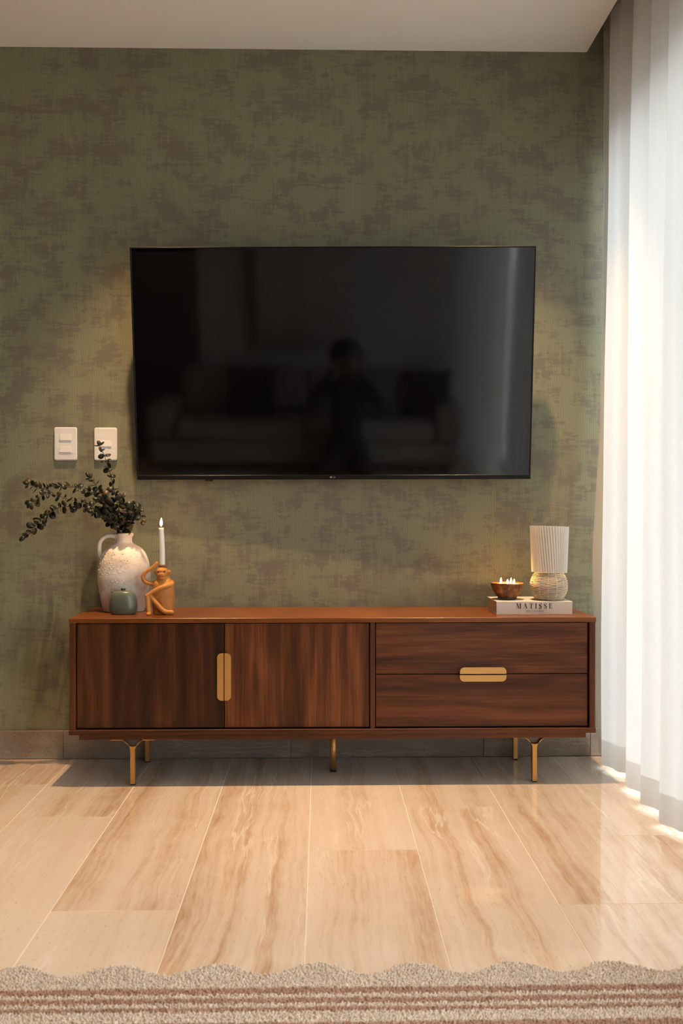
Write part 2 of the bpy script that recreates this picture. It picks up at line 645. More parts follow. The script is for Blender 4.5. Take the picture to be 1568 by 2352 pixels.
M['sheer'] = sheer('white_voile', .05, .245, (.78, .775, .765))
M['sheer_edge'] = sheer('white_voile_edge', .20, .27, (.78, .775, .765))
M['sheer_hem'] = sheer('white_voile_hem', .015, .19, (.70, .68, .65))
M['header'] = sheer('curtain_heading_tape', .0, .2, (.55, .47, .40))
t = NT('window_glass')
g = t.n('ShaderNodeBsdfGlossy')
g.inputs['Roughness'].default_value = .02
p = t.n('ShaderNodeBsdfTransparent')
p.inputs[0].default_value = (.95, .97, .96, 1)
mx = t.n('ShaderNodeMixShader')
mx.inputs[0].default_value = .07
t.l(p.outputs[0], mx.inputs[1])
t.l(g.outputs[0], mx.inputs[2])
t.l(mx.outputs[0], t.out.inputs[0])
M['glass'] = t.m
M['alu'] = plain('dark_aluminium', (.10, .10, .10), .4, .05, 50, 0, Metallic=.7)
M['concrete'] = plain('terrace_concrete', (.5, .48, .46), .8, .1, 12)
M['sofa'] = plain('beige_linen', (.30, .27, .24), .9, .08, 120, .1)
M['pillow_dark'] = plain('charcoal_linen', (.02, .019, .018), .9, .1, 120)
M['pillow_grey'] = plain('grey_linen', (.16, .15, .14), .9, .1, 120)
M['canvas'] = plain('beige_canvas', (.46, .42, .38), .9, .12, 14)
M['cloth_dark'] = plain('black_cotton', (.012, .012, .013), .9, .1, 60)
M['skin'] = plain('skin', (.36, .20, .13), .55, .06, 40)
M['hair'] = plain('dark_hair', (.012, .008, .006), .5, .2, 200)


def rugmat():
    t = NT('wool_rug')
    g = t.n('ShaderNodeNewGeometry')
    sep = t.n('ShaderNodeSeparateXYZ')
    t.l(g.outputs['Position'], sep.inputs[0])
    wob = t.noise(t.map(g.outputs['Position'], (4, 4, 1)), 1, 2)
    nf = t.noise(g.outputs['Position'], 170, 2)
    y = t.math('ADD', sep.outputs[1], t.math('MULTIPLY', t.math('SUBTRACT', nf, .5), .006))
    y = t.math('ADD', y, t.math('MULTIPLY', t.math('SUBTRACT', wob, .5), .006))
    d = t.math('MULTIPLY', y, -1)               # distance from the wall
    tot = None
    for (a, b) in ((1.848, 1.872), (1.888, 1.909), (1.923, 1.939), (1.979, 2.01), (2.03, 2.045), (2.12, 2.15), (2.17, 2.2)):
        k = t.math('MULTIPLY', t.smooth(d, a-.0015, a+.0015), t.math('SUBTRACT', 1, t.smooth(d, b-.0015, b+.0015)))
        tot = k if tot is None else t.math('ADD', tot, k)
    n = t.noise(t.map(g.outputs['Position'], (1, 1, 1)), 110, 3)
    wool = t.ramp(n, [(.3, (.40, .345, .29)), (.7, (.60, .54, .475))])
    brown = t.ramp(n, [(.3, (.20, .105, .068)), (.7, (.36, .215, .15))])
    t.set(Base_Color=t.mix(t.math('MULTIPLY', tot, .92), wool, brown), Roughness=.95, Sheen_Weight=.2)
    return t.m


M['rug'] = rugmat()

# ================================================================== THE SETTING
CEIL = 2.689
EDGE_X = 1.016            # where the dropped ceiling stops before the curtain pocket
WALL_R = 1.20             # inner face of the window wall
ROOM_L, ROOM_F = -3.5, -4.95

# back wall with its strips of wallpaper
wb = struct(MB().box((ROOM_L, .004, -.02), (WALL_R+.15, .12, 3.05)).build('wall_back', M['white_paint']))
SEAM = [-.8366+.5305*k for k in range(-5, 6)]
xs = [ROOM_L]+[x for x in SEAM if ROOM_L < x < WALL_R+.1]+[WALL_R+.15]
for a, b in zip(xs[:-1], xs[1:]):
    MB().box((a+.00003, 0, 0), (b-.00003, .0041, 3.0)).build('wallpaper_strip', M['wallpaper'], wb)

# right wall: lintel over and sill under one long window
wr = MB()
wr.box((WALL_R, ROOM_F, 2.40), (WALL_R+.14, 0, 3.05))
wr.box((WALL_R, ROOM_F, -.02), (WALL_R+.14, 0, .03))
wr.box((WALL_R, -.07, .03), (WALL_R+.14, 0, 2.40))
wr.box((WALL_R, ROOM_F, .03), (WALL_R+.14, -4.85, 2.40))
struct(wr.build('wall_right', M['white_paint']))
struct(MB().box((ROOM_L-.12, ROOM_F, -.02), (ROOM_L, .12, 3.05)).build('wall_left', M['dark_paint']))
struct(MB().box((ROOM_L-.12, ROOM_F-.12, -.02), (WALL_R+.14, ROOM_F, 3.05)).build('wall_front', M['back_paint']))
struct(MB().box((ROOM_L, ROOM_F, CEIL), (EDGE_X, .004, CEIL+.10)).build('ceiling', M['white_paint']))
struct(MB().box((EDGE_X-.25, ROOM_F, 2.885), (WALL_R+.14, .004, 3.05)).build('trim_1', M['white_paint']))
struct(MB().box((EDGE_X-.02, ROOM_F, CEIL+.10), (EDGE_X, .004, 2.885)).build('trim_2', M['white_paint']))

# window
wf = MB()
wx = WALL_R+.05
for (y0, y1) in ((-4.85, -4.80), (-.12, -.07), (-1.68, -1.63), (-3.26, -3.21)):
    wf.box((wx, y0, .03), (wx+.05, y1, 2.40), .003)
for (z0, z1) in ((.03, .08), (2.35, 2.40)):
    wf.box((wx+.001, -4.80, z0), (wx+.049, -.12, z1), .003)
win = struct(wf.build('window_1', M['alu']))
for (y0, y1) in ((-4.80, -3.26), (-3.21, -1.68), (-1.63, -.12)):
    MB().box((wx+.02, y0, .08), (wx+.026, y1, 2.35)).build('pane', M['glass'], win)

# floor: stone planks laid towards the wall, each one its own piece over the grout bed
fl = struct(MB().box((ROOM_L, ROOM_F, -.06), (WALL_R+.14, .02, -.0009)).build('floor', M['grout']))
X0, TW, G = -.6366, .3019, .0010
first = {-2: [-.361], -1: [-.722], 0: [-1.438], 1: [-2.05], 2: [-1.035], 3: [-.645], 4: [-1.422], 5: [-.93]}
for k in range(-10, 6):
    xa, xb = X0+k*TW, X0+(k+1)*TW
    xa, xb = max(xa, ROOM_L), min(xb, WALL_R+.14)
    if xb-xa < .01:
        continue
    ys = [-.016]+first.get(k, [-rng.uniform(.3, 1.4)])
    while ys[-1] > ROOM_F:
        ys.append(max(ys[-1]-rng.choice((1.2, 1.5, 1.8)), ROOM_F))
    for a, b in zip(ys[:-1], ys[1:]):
        if a-b < .01:
            continue
        cx, cy = (xa+xb)/2, (a+b)/2
        o = MB().box((xa+G-cx, b+G-cy, -.02), (xb-G-cx, a-G-cy, 0), .0003).build('floor_tile', M['tile'], fl)
        o.location = (cx, cy, 0)

# stone skirting
bb = struct(MB().box((ROOM_L, -.006, .0005), (WALL_R, -.0002, .098)).build('baseboard_back', M['grout']))
bx = [ROOM_L, -2.9, -1.86, -.972, -.114, .62, 1.029, WALL_R]
for a, b in zip(bx[:-1], bx[1:]):
    o = MB().box((a+.0008-(a+b)/2, -.008, -.052), (b-.0008-(a+b)/2, .008, .052), .0008).build('skirting_stone', M['base_stone'], bb)
    o.location = ((a+b)/2, -.009, .0535)

# ================================================================== CURTAIN
def curtain(label, ya, yb, crest, lead):
    t = thing('sheer_curtain', label, 'curtain', (1.08, (ya+yb)/2, 0), 'sheer curtains at the long window')
    org = Vector((1.08, (ya+yb)/2, 0))
    per = .2
    L = ya-yb
    cr = list(crest)
    while cr[-1] < L+.3:
        cr.append(cr[-1]+rng.uniform(.17, .23))

    def phase_at(s):
        if s <= cr[0]:
            return pi/2-2*pi*(cr[0]-s)/.24
        for k in range(len(cr)-1):
            if s <= cr[k+1]:
                return pi/2+2*pi*(k+(s-cr[k])/(cr[k+1]-cr[k]))
        return pi/2
    NU = int(L/per*22)
    ZS = [.016, .03, .06, .085, .106]+[.106+(2.745-.106)*i/46 for i in range(1, 47)]+[2.78, 2.82, 2.862]

    def pt(i, z):
        s = i/NU*L
        y = ya-s
        hh = min(1, max(0, (z-.0)/2.9))
        ph = phase_at(s)+.5*noise.noise(Vector((s*2.3, z*.55, 3)))
        amp = (.050+.016*noise.noise(Vector((s*1.7, z*.35, 9))))*(1-.35*hh**3)+.010*(1-hh)
        f = sin(ph)
        f = (abs(f)**.72)*(1 if f > 0 else -1)+.22*sin(2*ph+.8+z*.25)
        x = 1.075-amp*f+.0045*sin(3*ph+1.1+.8*sin(s*9))+.008*noise.noise(Vector((s*4, z*1.3, 5)))
        yy = y+.016*cos(ph)*(1+.4*noise.noise(Vector((s*3, z*.5, 1))))
        if lead and s < .12:                       # the leading edge turns along the back wall
            k = (1-s/.12)
            kk = k*k
            x = x*(1-kk)+kk*(1.072-.040*min(1, max(0, (1.7-z)/.9))**1.3+.028*max(0, (.45-z)/.45)+.009*noise.noise(Vector((0, z*3.0, 2))))
            yy = yy*(1-kk)+kk*(-.036)
        x = min(max(x, .985), 1.165)
        return Vector((x, min(yy, -.03), z))-org

    def grid(zs, name, mat, off=0, i0=0, i1=None):
        i1 = NU if i1 is None else i1
        W = i1-i0+1
        vs = [pt(i, z)+Vector((off, 0, 0)) for z in zs for i in range(i0, i1+1)]
        fs = [(r*W+i, r*W+i+1, (r+1)*W+i+1, (r+1)*W+i) for r in range(len(zs)-1) for i in range(W-1)]
        return MB().add(vs, fs, True).build(name, mat, t, False)
    e = int(.075/L*NU) if lead else 0
    zs_h = ZS[:5]
    zs_m = ZS[4:-3]
    zs_t = ZS[-4:]
    grid(zs_m, 'fabric_panel', M['sheer'], 0, e)
    if e:
        o = grid(zs_m, 'leading_edge', M['sheer_edge'], 0, 0, e)
        o['label'] = 'thin see-through edge of the curtain beside the wall'
    grid(zs_h, 'hem', M['sheer_hem'])
    grid(zs_t, 'heading_tape', M['header'])
    # pinch pleats sewn in the heading, one knot at each fold crest
    nk = int(L/per*2)
    for i in range(nk):
        j = int((i+.5)/nk*NU)
        a, b = pt(j, 2.858), pt(j, 2.72)
        MB().tube([a+Vector((-.007, 0, 0)), (a+b)/2+Vector((-.011, 0, 0)), b+Vector((-.004, 0, 0))], [.010, .006, .002], 6).build('pinch_pleat', M['header'], t)
    return t


curtain('white sheer floor-length curtain hanging beside the wooden cabinet at the right', -.035, -2.52, (.20, .47, .655, .86), True)
curtain('white sheer curtain mirrored in the dark television screen', -3.5, -4.82, (.1, .3), False)
trk = tag(MB().box((1.05, -4.9, 2.864), (1.10, -.03, 2.884), .003).build('curtain_track', M['plate']), 'white ceiling track carrying the sheer curtain in its pocket', 'curtain track')

# ================================================================== CABINET
XL, XR, YF, YB, ZT = -.855, .945, -.397, -.022, .5735
CX = .045
cab = thing('media_cabinet', 'long walnut media cabinet with two doors, two drawers and brass legs', 'cabinet', (CX, -.2, 0))


def cbox(name, lo, hi, mat, bev=.0008, parent=None):
    p = parent or cab
    c = Vector(((lo[0]+hi[0])/2, (lo[1]+hi[1])/2, (lo[2]+hi[2])/2))
    l = [lo[i]-c[i] for i in range(3)]
    h = [hi[i]-c[i] for i in range(3)]
    o = MB().box(l, h, bev).build(name, mat, p)
    o.location = c-Vector((CX, -.2, 0))
    return o


cbox('top_panel', (XL, YF, .5570), (XR, YB, ZT), M['top'], .0012)
cbox('bottom_panel', (XL, YF, .1765), (XR, YB, .1935), M['carcass'], .0012)
cbox('side_panel', (XL+.002, YF+.003, .1935), (XL+.0215, YB, .5570), M['carcass_z'])
cbox('side_panel', (XR-.0215, YF+.003, .1935), (XR-.002, YB, .5570), M['carcass_z'])
cbox('divider', (.1690, YF+.005, .1935), (.1860, YB, .5570), M['carcass_z'])
cbox('back_panel', (XL+.0215, YB-.012, .1935), (XR-.0215, YB-.004, .5570), M['carcass'])
cbox('plinth', (XL+.033, YF+.006, .1590), (XR-.033, YB-.02, .1765), M['carcass'], .001)
DF = YF+.014                       # face of doors and drawers
d1 = cbox('door', (XL+.0245, DF, .1975), (-.3308, DF+.018, .5535), M['door_l'])
d1['label'] = 'left door in vertical walnut grain, darkened as if in dimmer light'
d2 = cbox('door', (-.3278, DF, .1975), (.1660, DF+.018, .5535), M['door_r'])
d2['label'] = 'right door in redder vertical walnut grain'
w1 = cbox('drawer', (.1890, DF, .3795), (.9190, DF+.018, .5535), M['draw_t'])
w1['label'] = 'upper drawer with horizontal walnut grain'
w2 = cbox('drawer', (.1890, DF, .1975), (.9190, DF+.018, .3765), M['draw_b'])
w2['label'] = 'lower darker drawer with horizontal walnut grain'


def half_pill(w, h, r):
    """flat side on the right edge x=w, rounded corners at the left"""
    pts = [(w, 0), (w, h)]
    for i in range(9):
        a = pi/2+pi/2*i/8
        pts.append((r+r*cos(a), h-r+r*sin(a)))
    for i in range(9):
        a = pi+pi/2*i/8
        pts.append((r+r*cos(a), r+r*sin(a)))
    return pts


def handle(par, poly):
    mb = MB().prism(poly, DF-.013, DF+.0005)
    me = mb.mesh('handle')
    bm = bmesh.new()
    bm.from_mesh(me)
    bmesh.ops.recalc_face_normals(bm, faces=bm.faces[:])
    ed = [e for e in bm.edges if all(abs(v.co.y-(DF-.013)) < 1e-5 for v in e.verts)]
    bmesh.ops.bevel(bm, geom=ed, offset=.0012, segments=2, affect='EDGES')
    bm.to_mesh(me)
    bm.free()
    pl = Vector(par.location)+Vector((CX, -.2, 0))
    me.transform(Matrix.Translation(-pl))
    o = put('handle', me, M['brass'], par)
    o['label'] = 'satin brass half-pill handle'
    return o


hp = half_pill(.0222, .162, .0155)
handle(d1, [(-.3530+x, .2915+z) for x, z in hp])
handle(d2, [(-.3056-x, .2915+z) for x, z in hp][::-1])
hq = half_pill(.0225, .160, .0155)
handle(w1, [(.4765+z, .4025-x) for x, z in hq])
handle(w2, [(.4765+z, .3535+x) for x, z in hq][::-1])


def leg_outline():
    top, zb = .159, .004
    out = []
    # left tab, left arm outer curve, stem, right mirrored, then inner valley
    L = [(-.0755, top), (-.0755, top-.0052), (-.038, top-.0055)]
    for i in range(1, 9):
        t = i/8
        x = -.038+(.038-.0076)*sin(t*pi/2)
        z = top-.0055-.040*(1-cos(t*pi/2))
        L.append((x, z))
    L.append((-.0076, zb))
    R = [(-x, z) for x, z in L][::-1]
    inner = []
    for i in range(0, 9):
        t = i/8
        x = .040-.036*t
        z = top-.0265*(sin(t*pi/2)**1.6)
        inner.append((x, z))
    out = L+R+inner+[(-x, z) for x, z in inner[::-1]]
    return out


def leg(x, y):
    t = bpy.data.objects.new('leg', None)
    poly = leg_outline()
    bm = bmesh.new()
    vs = [bm.verts.new((px, -.0115, pz)) for px, pz in poly]
    f = bm.faces.new(vs)
    bmesh.ops.triangulate(bm, faces=[f])
    r = bmesh.ops.extrude_face_region(bm, geom=bm.faces[:])
    for v in r['geom']:
        if isinstance(v, bmesh.types.BMVert):
            v.co.y += .023
    bmesh.ops.recalc_face_normals(bm, faces=bm.faces[:])
    mb = MB().bm(bm)
    o = mb.build('leg', M['brass'], cab)
    o.location = (x-CX, y+.2, 0)
    MB().box((-.0082, -.0121, .0), (.0082, .0121, .0045), .001).build('rubber_foot', M['rubber'], o)
    return o


for (x, y) in ((-.643, -.3675), (.740, -.3575), (-.646, -.062), (.733, -.050)):
    leg(x, max(min(y, -.055), -.3675))
o = MB().tube([(0, 0, .006), (0, 0, .1595)], .0118, 20).build('leg', M['brass'], cab)
o.location = (0, -.009, 0)
o['label'] = 'round brass centre leg'
MB().tube([(0, 0, 0), (0, 0, .0065)], .0126, 20).build('rubber_foot', M['rubber'], o)

# ================================================================== TELEVISION
TVC = Vector((.046, -.125, 1.475))
TW_, TH_, TILT, TYAW, TROLL = 1.472, .848, .141, .025, .002
nh = Vector((-sin(TYAW), -cos(TYAW), 0))
ax = Vector((cos(TYAW), -sin(TYAW), 0))
az = Vector((0, 0, 1))*cos(TILT)+nh*sin(TILT)
ax2 = ax*cos(TROLL)+az*sin(TROLL)
az2 = az*cos(TROLL)-ax*sin(TROLL)
ay2 = az2.cross(ax2)
tv = thing('television', 'large black flat television mounted tilted on the green wall', 'television')
mt = Matrix((ax2, ay2, az2)).transposed().to_4x4()
mt.translation = TVC
tv.matrix_world = mt
w2_, h2_ = TW_/2, TH_/2
BZ, CH = .0055, .0165
MB().box((-w2_+.004, .006, -h2_+.004), (w2_-.004, .028, h2_-.004), .003).build('back_shell', M['black_plastic'], tv)
MB().box((-w2_+.25, .028, -h2_+.1), (w2_-.25, .046, h2_-.3), .006).build('electronics_hump', M['black_plastic'], tv)
fr = MB()
fr.box((-w2_, 0, -h2_), (-w2_+BZ, .012, h2_), .0012)
fr.box((w2_-BZ, 0, -h2_), (w2_, .012, h2_), .0012)
fr.box((-w2_, 0, h2_-BZ), (w2_, .012, h2_), .0012)
fr.build('bezel', M['bezel'], tv)
ch = MB().box((-w2_, -.0005, -h2_), (w2_, .012, -h2_+CH), .0006).build('chin', M['bezel'], tv)
MB().box((-w2_+BZ, .002, -h2_+CH), (w2_-BZ, .006, h2_-BZ)).build('screen', M['screen'], tv)
MB().box((-w2_+.254, .000, -h2_-.006), (-w2_+.284, .010, -h2_+.001), .001).build('sensor', M['black_plastic'], tv)
# small round emblem and letters on the chin
lg = MB()
n = 24
lx, lz, R = -.010, -h2_+CH/2, .0036
lg.prism([(lx+R*cos(2*pi*i/n), lz+R*sin(2*pi*i/n)) for i in range(n)], -.0009, -.0004)


def stroke2d(mb, pts, wd, y0, y1):
    for (a, b) in zip(pts[:-1], pts[1:]):
        a, b = Vector(a), Vector(b)
        d = (b-a).normalized()
        q = Vector((-d.y, d.x))*wd/2
        a, b = a-d*wd*.4, b+d*wd*.4
        mb.prism([tuple(a-q), tuple(b-q), tuple(b+q), tuple(a+q)], y0, y1)


stroke2d(lg, [(-.0035, lz+.0026), (-.0035, lz-.0026), (-.0008, lz-.0026)], .0009, -.0009, -.0004)
stroke2d(lg, [(.0051, lz+.0016), (.0040, lz+.0026), (.0026, lz+.0022), (.0018, lz), (.0026, lz-.0022), (.0040, lz-.0026), (.0052, lz-.0015), (.0052, lz), (.0038, lz)], .0009, -.0009, -.0004)
lg.build('emblem', M['logo'], ch)['label'] = 'tiny grey round emblem and letters'
# folding wall bracket behind the set
mi = mt.inverted()
for sx in (-.18, .18):
    a = mi @ Vector((TVC.x+sx, -.004, 1.44))
    MB().tube([(sx, .045, -.02), tuple(a)], .012, 8).build('bracket_arm', M['dark_metal'], tv)

# ================================================================== SWITCHES
def switch(px0, py0, px1, py1, rock, label):
    a, b = on_y(px0, py1, -.010), on_y(px1, py0, -.010)
    c = (a+b)/2
    W, H = b.x-a.x, b.z-a.z
    t = thing('light_switch', label, 'light switch', (c.x, 0, c.z), 'light switches beside the television')
    r = .0075
    poly = []
    for (sx, sz, a0) in ((1, 1, 0), (-1, 1, 90), (-1, -1, 180), (1, -1, 270)):
        for i in range(7):
            an = radians(a0+15*i)
            poly.append((sx*(W/2-r)+r*cos(an), sz*(H/2-r)+r*sin(an)))
    bm = bmesh.new()
    f = bm.faces.new([bm.verts.new((x, -.0002, z)) for x, z in poly])
    r_ = bmesh.ops.extrude_face_region(bm, geom=[f])
    for v in r_['geom']:
        if isinstance(v, bmesh.types.BMVert):
            v.co.y = -.0095
    bmesh.ops.recalc_face_normals(bm, faces=bm.faces[:])
    ed = [e for e in bm.edges if all(v.co.y < -.009 for v in e.verts)]
    bmesh.ops.bevel(bm, geom=ed, offset=.003, segments=3, affect='EDGES')
    MB().bm(bm).build('plate', M['plate'], t)
    MB().box((-W*.36, -.0097, -H*.30), (W*.36, -.0090, H*.30), .0003).build('inner_frame', M['rocker'], t)
    for z in rock:
        m_ = MB()
        m_.prism([(-.0228, z-.0120), (.0228, z-.0120), (.0228, z+.0120), (-.0228, z+.0120)], -.0100, -.0094)
        # tilted face of the rocker
        vs = [(-.0215, -.0100, z-.0108), (.0215, -.0100, z-.0108), (.0215, -.0100, z+.0108), (-.0215, -.0100, z+.0108),
              (-.0215, -.0125, z-.0103), (.0215, -.0125, z-.0103), (.0215, -.0108, z+.0105), (-.0215, -.0108, z+.0105)]
        m_.add(vs, [(4, 5, 6, 7), (0, 1, 5, 4), (1, 2, 6, 5), (2, 3, 7, 6), (3, 0, 4, 7)])
        m_.build('rocker', M['rocker'], t)


switch(124, 981, 176, 1057, (.0235, -.0215), 'white switch plate with two rockers, farther from the television')
switch(216, 982, 268, 1057, (.0010,), 'white switch plate with one rocker, behind the eucalyptus tip')

# ================================================================== JUG
JX, JY = -.7165, -.148
jug = thing('clay_jug', 'large whitewashed clay jug with handle and bumpy surface', 'jug', (JX, JY, ZT))
JP = [(.0, .0), (.066, .0), (.0735, .004), (.078, .020), (.0845, .050), (.0895, .080), (.0930, .110), (.0938, .132), (.0930, .152),
      (.0900, .174), (.0840, .195), (.0745, .214), (.0610, .229), (.0460, .239), (.0350, .245), (.0298, .251), (.0285, .260), (.0292, .268),
      (.0325, .273), (.0340, .277), (.0330, .282), (.0300, .2835), (.0268, .281), (.0255, .272), (.0255, .255), (.040, .235), (.055, .215), (.0, .21)]
prof = [(p.x, p.z) for p in catmull([(r, 0, z) for r, z in JP], 3)]
prof = [(max(0, r), max(0, z)) for r, z in prof]


def jug_fn(p):
    if .004 < p.z < .25:
        d = .0022*noise.noise(Vector((p.x*22, p.y*22, p.z*22)))+.0008*noise.noise(p*90)
        r = sqrt(p.x**2+p.y**2)+1e-6
        return Vector((p.x*(1+d/r), p.y*(1+d/r), p.z))
    return p


MB().lathe(prof, 72, cap=False, fn=jug_fn).build('body', M['jug'], jug)
hpts = catmull([(-.030, 0, .272), (-.050, -.004, .2745), (-.070, -.007, .268), (-.084, -.009, .252), (-.088, -.010, .232), (-.0865, -.010, .212), (-.080, -.009, .194)], 6)
nh_ = len(hpts)
MB().tube(hpts, [.0095-.0018*sin(pi*i/(nh_-1)) for i in range(nh_)], 12).build('handle', M['jug'], jug)
bp = MB()
r2 = random.Random(3)


def jug_r(z):
    for (a, b) in zip(JP[1:20], JP[2:21]):
        if a[1] <= z <= b[1]:
            k = (z-a[1])/max(1e-6, b[1]-a[1])
            return a[0]+(b[0]-a[0])*k
    return .05


for i in range(620):
    a = radians(r2.gauss(228, 38))
    z = r2.gauss(.122, .060)
    if not .015 < z < .222:
        continue
    r = jug_r(z)-.0006
    s = r2.choice((.0011, .0014, .0018, .0023, .0029))*r2.uniform(.8, 1.15)
    bp.ball((r*cos(a), r*sin(a), z), s, 7, 5, (1, 1, .9))
o = bp.build('clay_bumps', M['jug'], jug, False)
o['kind'] = 'stuff'

# ---- eucalyptus branches
leaf_meshes = []
for L, W in ((.029, .027), (.033, .028), (.026, .018)):
    mb = MB()
    n = 12
    vs = [(0, 0, 0)]
    fs = []
    ring = []
    for i in range(n):
        a = 2*pi*i/n
        x = L/2+L/2*cos(a)
        y = W/2*sin(a)*(1-.12*cos(a))
        ring.append((x, y, .10*abs(y)+.10*(x-L/2)**2/L))
    vs = [(L/2, 0, -.0012)]+ring+[(x, y, z-.0005) for x, y, z in ring]+[(L/2, 0, -.0017)]
    for i in range(n):
        j = (i+1) % n
        fs.append((0, 1+i, 1+j))
        fs.append((2*n+1, 1+n+j, 1+n+i))
        fs.append((1+i, 1+n+i, 1+n+j, 1+j))
    mb.add(vs, fs, True)
    me = mb.mesh('leaf')
    me.materials.append(M['leaf'])
    leaf_meshes.append(me)

MOUTH = on_y(284, 1226, JY)


def branch(label, pix, size=1.0, dens=1.0, start=.18, seed=0):
    """pix: (px, py, y) points of the stem; its foot stands inside the jug"""
    r = random.Random(seed)
    P = [on_y(*p) for p in pix]
    foot = Vector((JX+r.uniform(-.008, .008), JY+r.uniform(-.008, .008), ZT+.225))
    neck = Vector((JX+r.uniform(-.014, .014), JY+r.uniform(-.012, .012), ZT+.280))
    pts = catmull([foot, neck]+P, 8)
    t = thing('eucalyptus_branch', label, 'branch', foot, 'eucalyptus branches standing in the clay jug')
    loc = [p-foot for p in pts]
    n = len(loc)
    MB().tube(loc, [.0020-.0010*i/n for i in range(n)], 6).build('stem', M['stem'], t)
    # walk along and set opposite pairs of leaves
    acc, step, side = 0, .0105/dens, 0
    tot = sum((loc[i+1]-loc[i]).length for i in range(n-1))
    run = 0
    for i in range(n-1):
        seg = loc[i+1]-loc[i]
        run += seg.length
        acc += seg.length
        if run < tot*start or acc < step:
            continue
        acc = 0
        side += 1
        d = seg.normalized()
        ref = Vector((r.uniform(-1, 1), r.uniform(-1, 1), r.uniform(-1, 1))).normalized()
        s = (d.cross(ref)).normalized()
        fade = 1-.08*(run/tot)
        for sg in (1, -1):
            out = (s*sg+d*r.uniform(.1, .7)+Vector((0, 0, r.uniform(-.25, .2)))).normalized()
            up = Vector((r.uniform(-1, 1), r.uniform(-1.6, .2), r.uniform(-.4, 1)))
            up = (up-out*up.dot(out)).normalized()
            yv = up.cross(out)
            o = bpy.data.objects.new('leaf', r.choice(leaf_meshes))
            COL.objects.link(o)
            o.parent = t
            k = size*fade*r.uniform(.75, 1.12)
            mm = Matrix((out*k, yv*k, up*k)).transposed().to_4x4()
            p = loc[i+1]
            mm.translation = p+out*.0015
            tipy = (foot+mm.translation+out*.022*k).y
            if tipy > -.012:
                mm.translation.y -= tipy+.012
            o.matrix_local = mm
    # the end leaf
    o = bpy.data.objects.new('leaf', leaf_meshes[2])
    COL.objects.link(o)
    o.parent = t
    d = (loc[-1]-loc[-2]).normalized()
    yv = d.cross(Vector((.2, -1, .3))).normalized()
    mm = Matrix((d*size, yv*size, d.cross(yv)*size)).transposed().to_4x4()
    mm.translation = loc[-1]
    o.matrix_local = mm


Y0 = JY
branch('long eucalyptus branch bowing far left, lowest tip', [(262, 1200, -.17), (225, 1176, -.18), (180, 1164, -.19), (135, 1166, -.195), (106, 1188, -.20), (80, 1210, -.20), (56, 1232, -.20)], .95, .95, .22, 1)
branch('eucalyptus branch arching left under the switch plates', [(268, 1192, -.15), (240, 1155, -.14), (205, 1130, -.13), (165, 1118, -.12), (120, 1116, -.115), (92, 1122, -.11), (66, 1112, -.11)], .9, .9, .2, 2)
branch('eucalyptus branch reaching left with a drooping fork end', [(256, 1196, -.19), (216, 1168, -.20), (170, 1150, -.20), (120, 1136, -.20), (95, 1140, -.20), (72, 1158, -.20)], .82, .7, .3, 3)
branch('tallest upright eucalyptus branch crossing the switch plate', [(278, 1188, -.14), (268, 1150, -.13), (258, 1110, -.12), (249, 1075, -.115), (240, 1048, -.11), (230, 1024, -.11)], .85, .62, .2, 4)
branch('short eucalyptus branch pointing up left below the plate', [(262, 1190, -.17), (240, 1150, -.175), (222, 1118, -.18), (206, 1096, -.18)], .85, .8, .3, 5)
branch('eucalyptus branch curling right towards the candle', [(292, 1196, -.17), (304, 1172, -.18), (312, 1160, -.19), (320, 1172, -.195), (326, 1194, -.20)], .82, 1.0, .2, 6)
branch('bushy eucalyptus branch in the middle of the bunch', [(276, 1200, -.18), (262, 1176, -.19), (246, 1158, -.20), (228, 1150, -.205)], 1.0, 1.25, .15, 7)
branch('bushy eucalyptus branch rising right of the jug mouth', [(288, 1200, -.19), (290, 1178, -.20), (286, 1160, -.205), (278, 1146, -.21)], .95, 1.25, .15, 8)
branch('short leafy eucalyptus branch low over the jug rim', [(276, 1208, -.19), (256, 1196, -.20), (238, 1182, -.21), (214, 1176, -.21)], .9, 1.2, .2, 9)
branch('short eucalyptus branch leaning right above the rim', [(296, 1206, -.185), (306, 1190, -.19), (308, 1172, -.195)], .85, 1.2, .2, 10)

# ================================================================== BUD VASE
bv = thing('bud_vase', 'small squat sage green glazed bud vase before the jug', 'vase', (-.6955, -.268, ZT))
BP = [(0, 0), (.030, 0), (.0415, .002), (.0465, .010), (.0492, .022), (.0490, .036), (.0465, .055), (.0425, .068), (.0350, .0775), (.0230, .0825), (.0110, .0845), (.0, .0848)]
MB().lathe([(max(0, p.x), max(0, p.z)) for p in catmull([(r, 0, z) for r, z in BP], 4)], 48, sy=.56, cap=False).build('body', M['celadon'], bv)
MB().lathe([(.0088, .083), (.0078, .086), (.0080, .0895), (.0094, .0915), (.0080, .092), (.0060, .0905), (.0058, .084)], 28, cap=False).build('neck', M['celadon_dark'], bv)

# ================================================================== MONKEY CANDLE HOLDER
MKX, MKY = -.557, -.255
mk = thing('monkey_candle_holder', 'ochre terracotta monkey figure holding a taper candle on its head', 'candle holder', (MKX, MKY, ZT))
K = .000234


def mp(cx, cy, y):
    return ((cx-1190)*K, y, (1714-cy)*K)


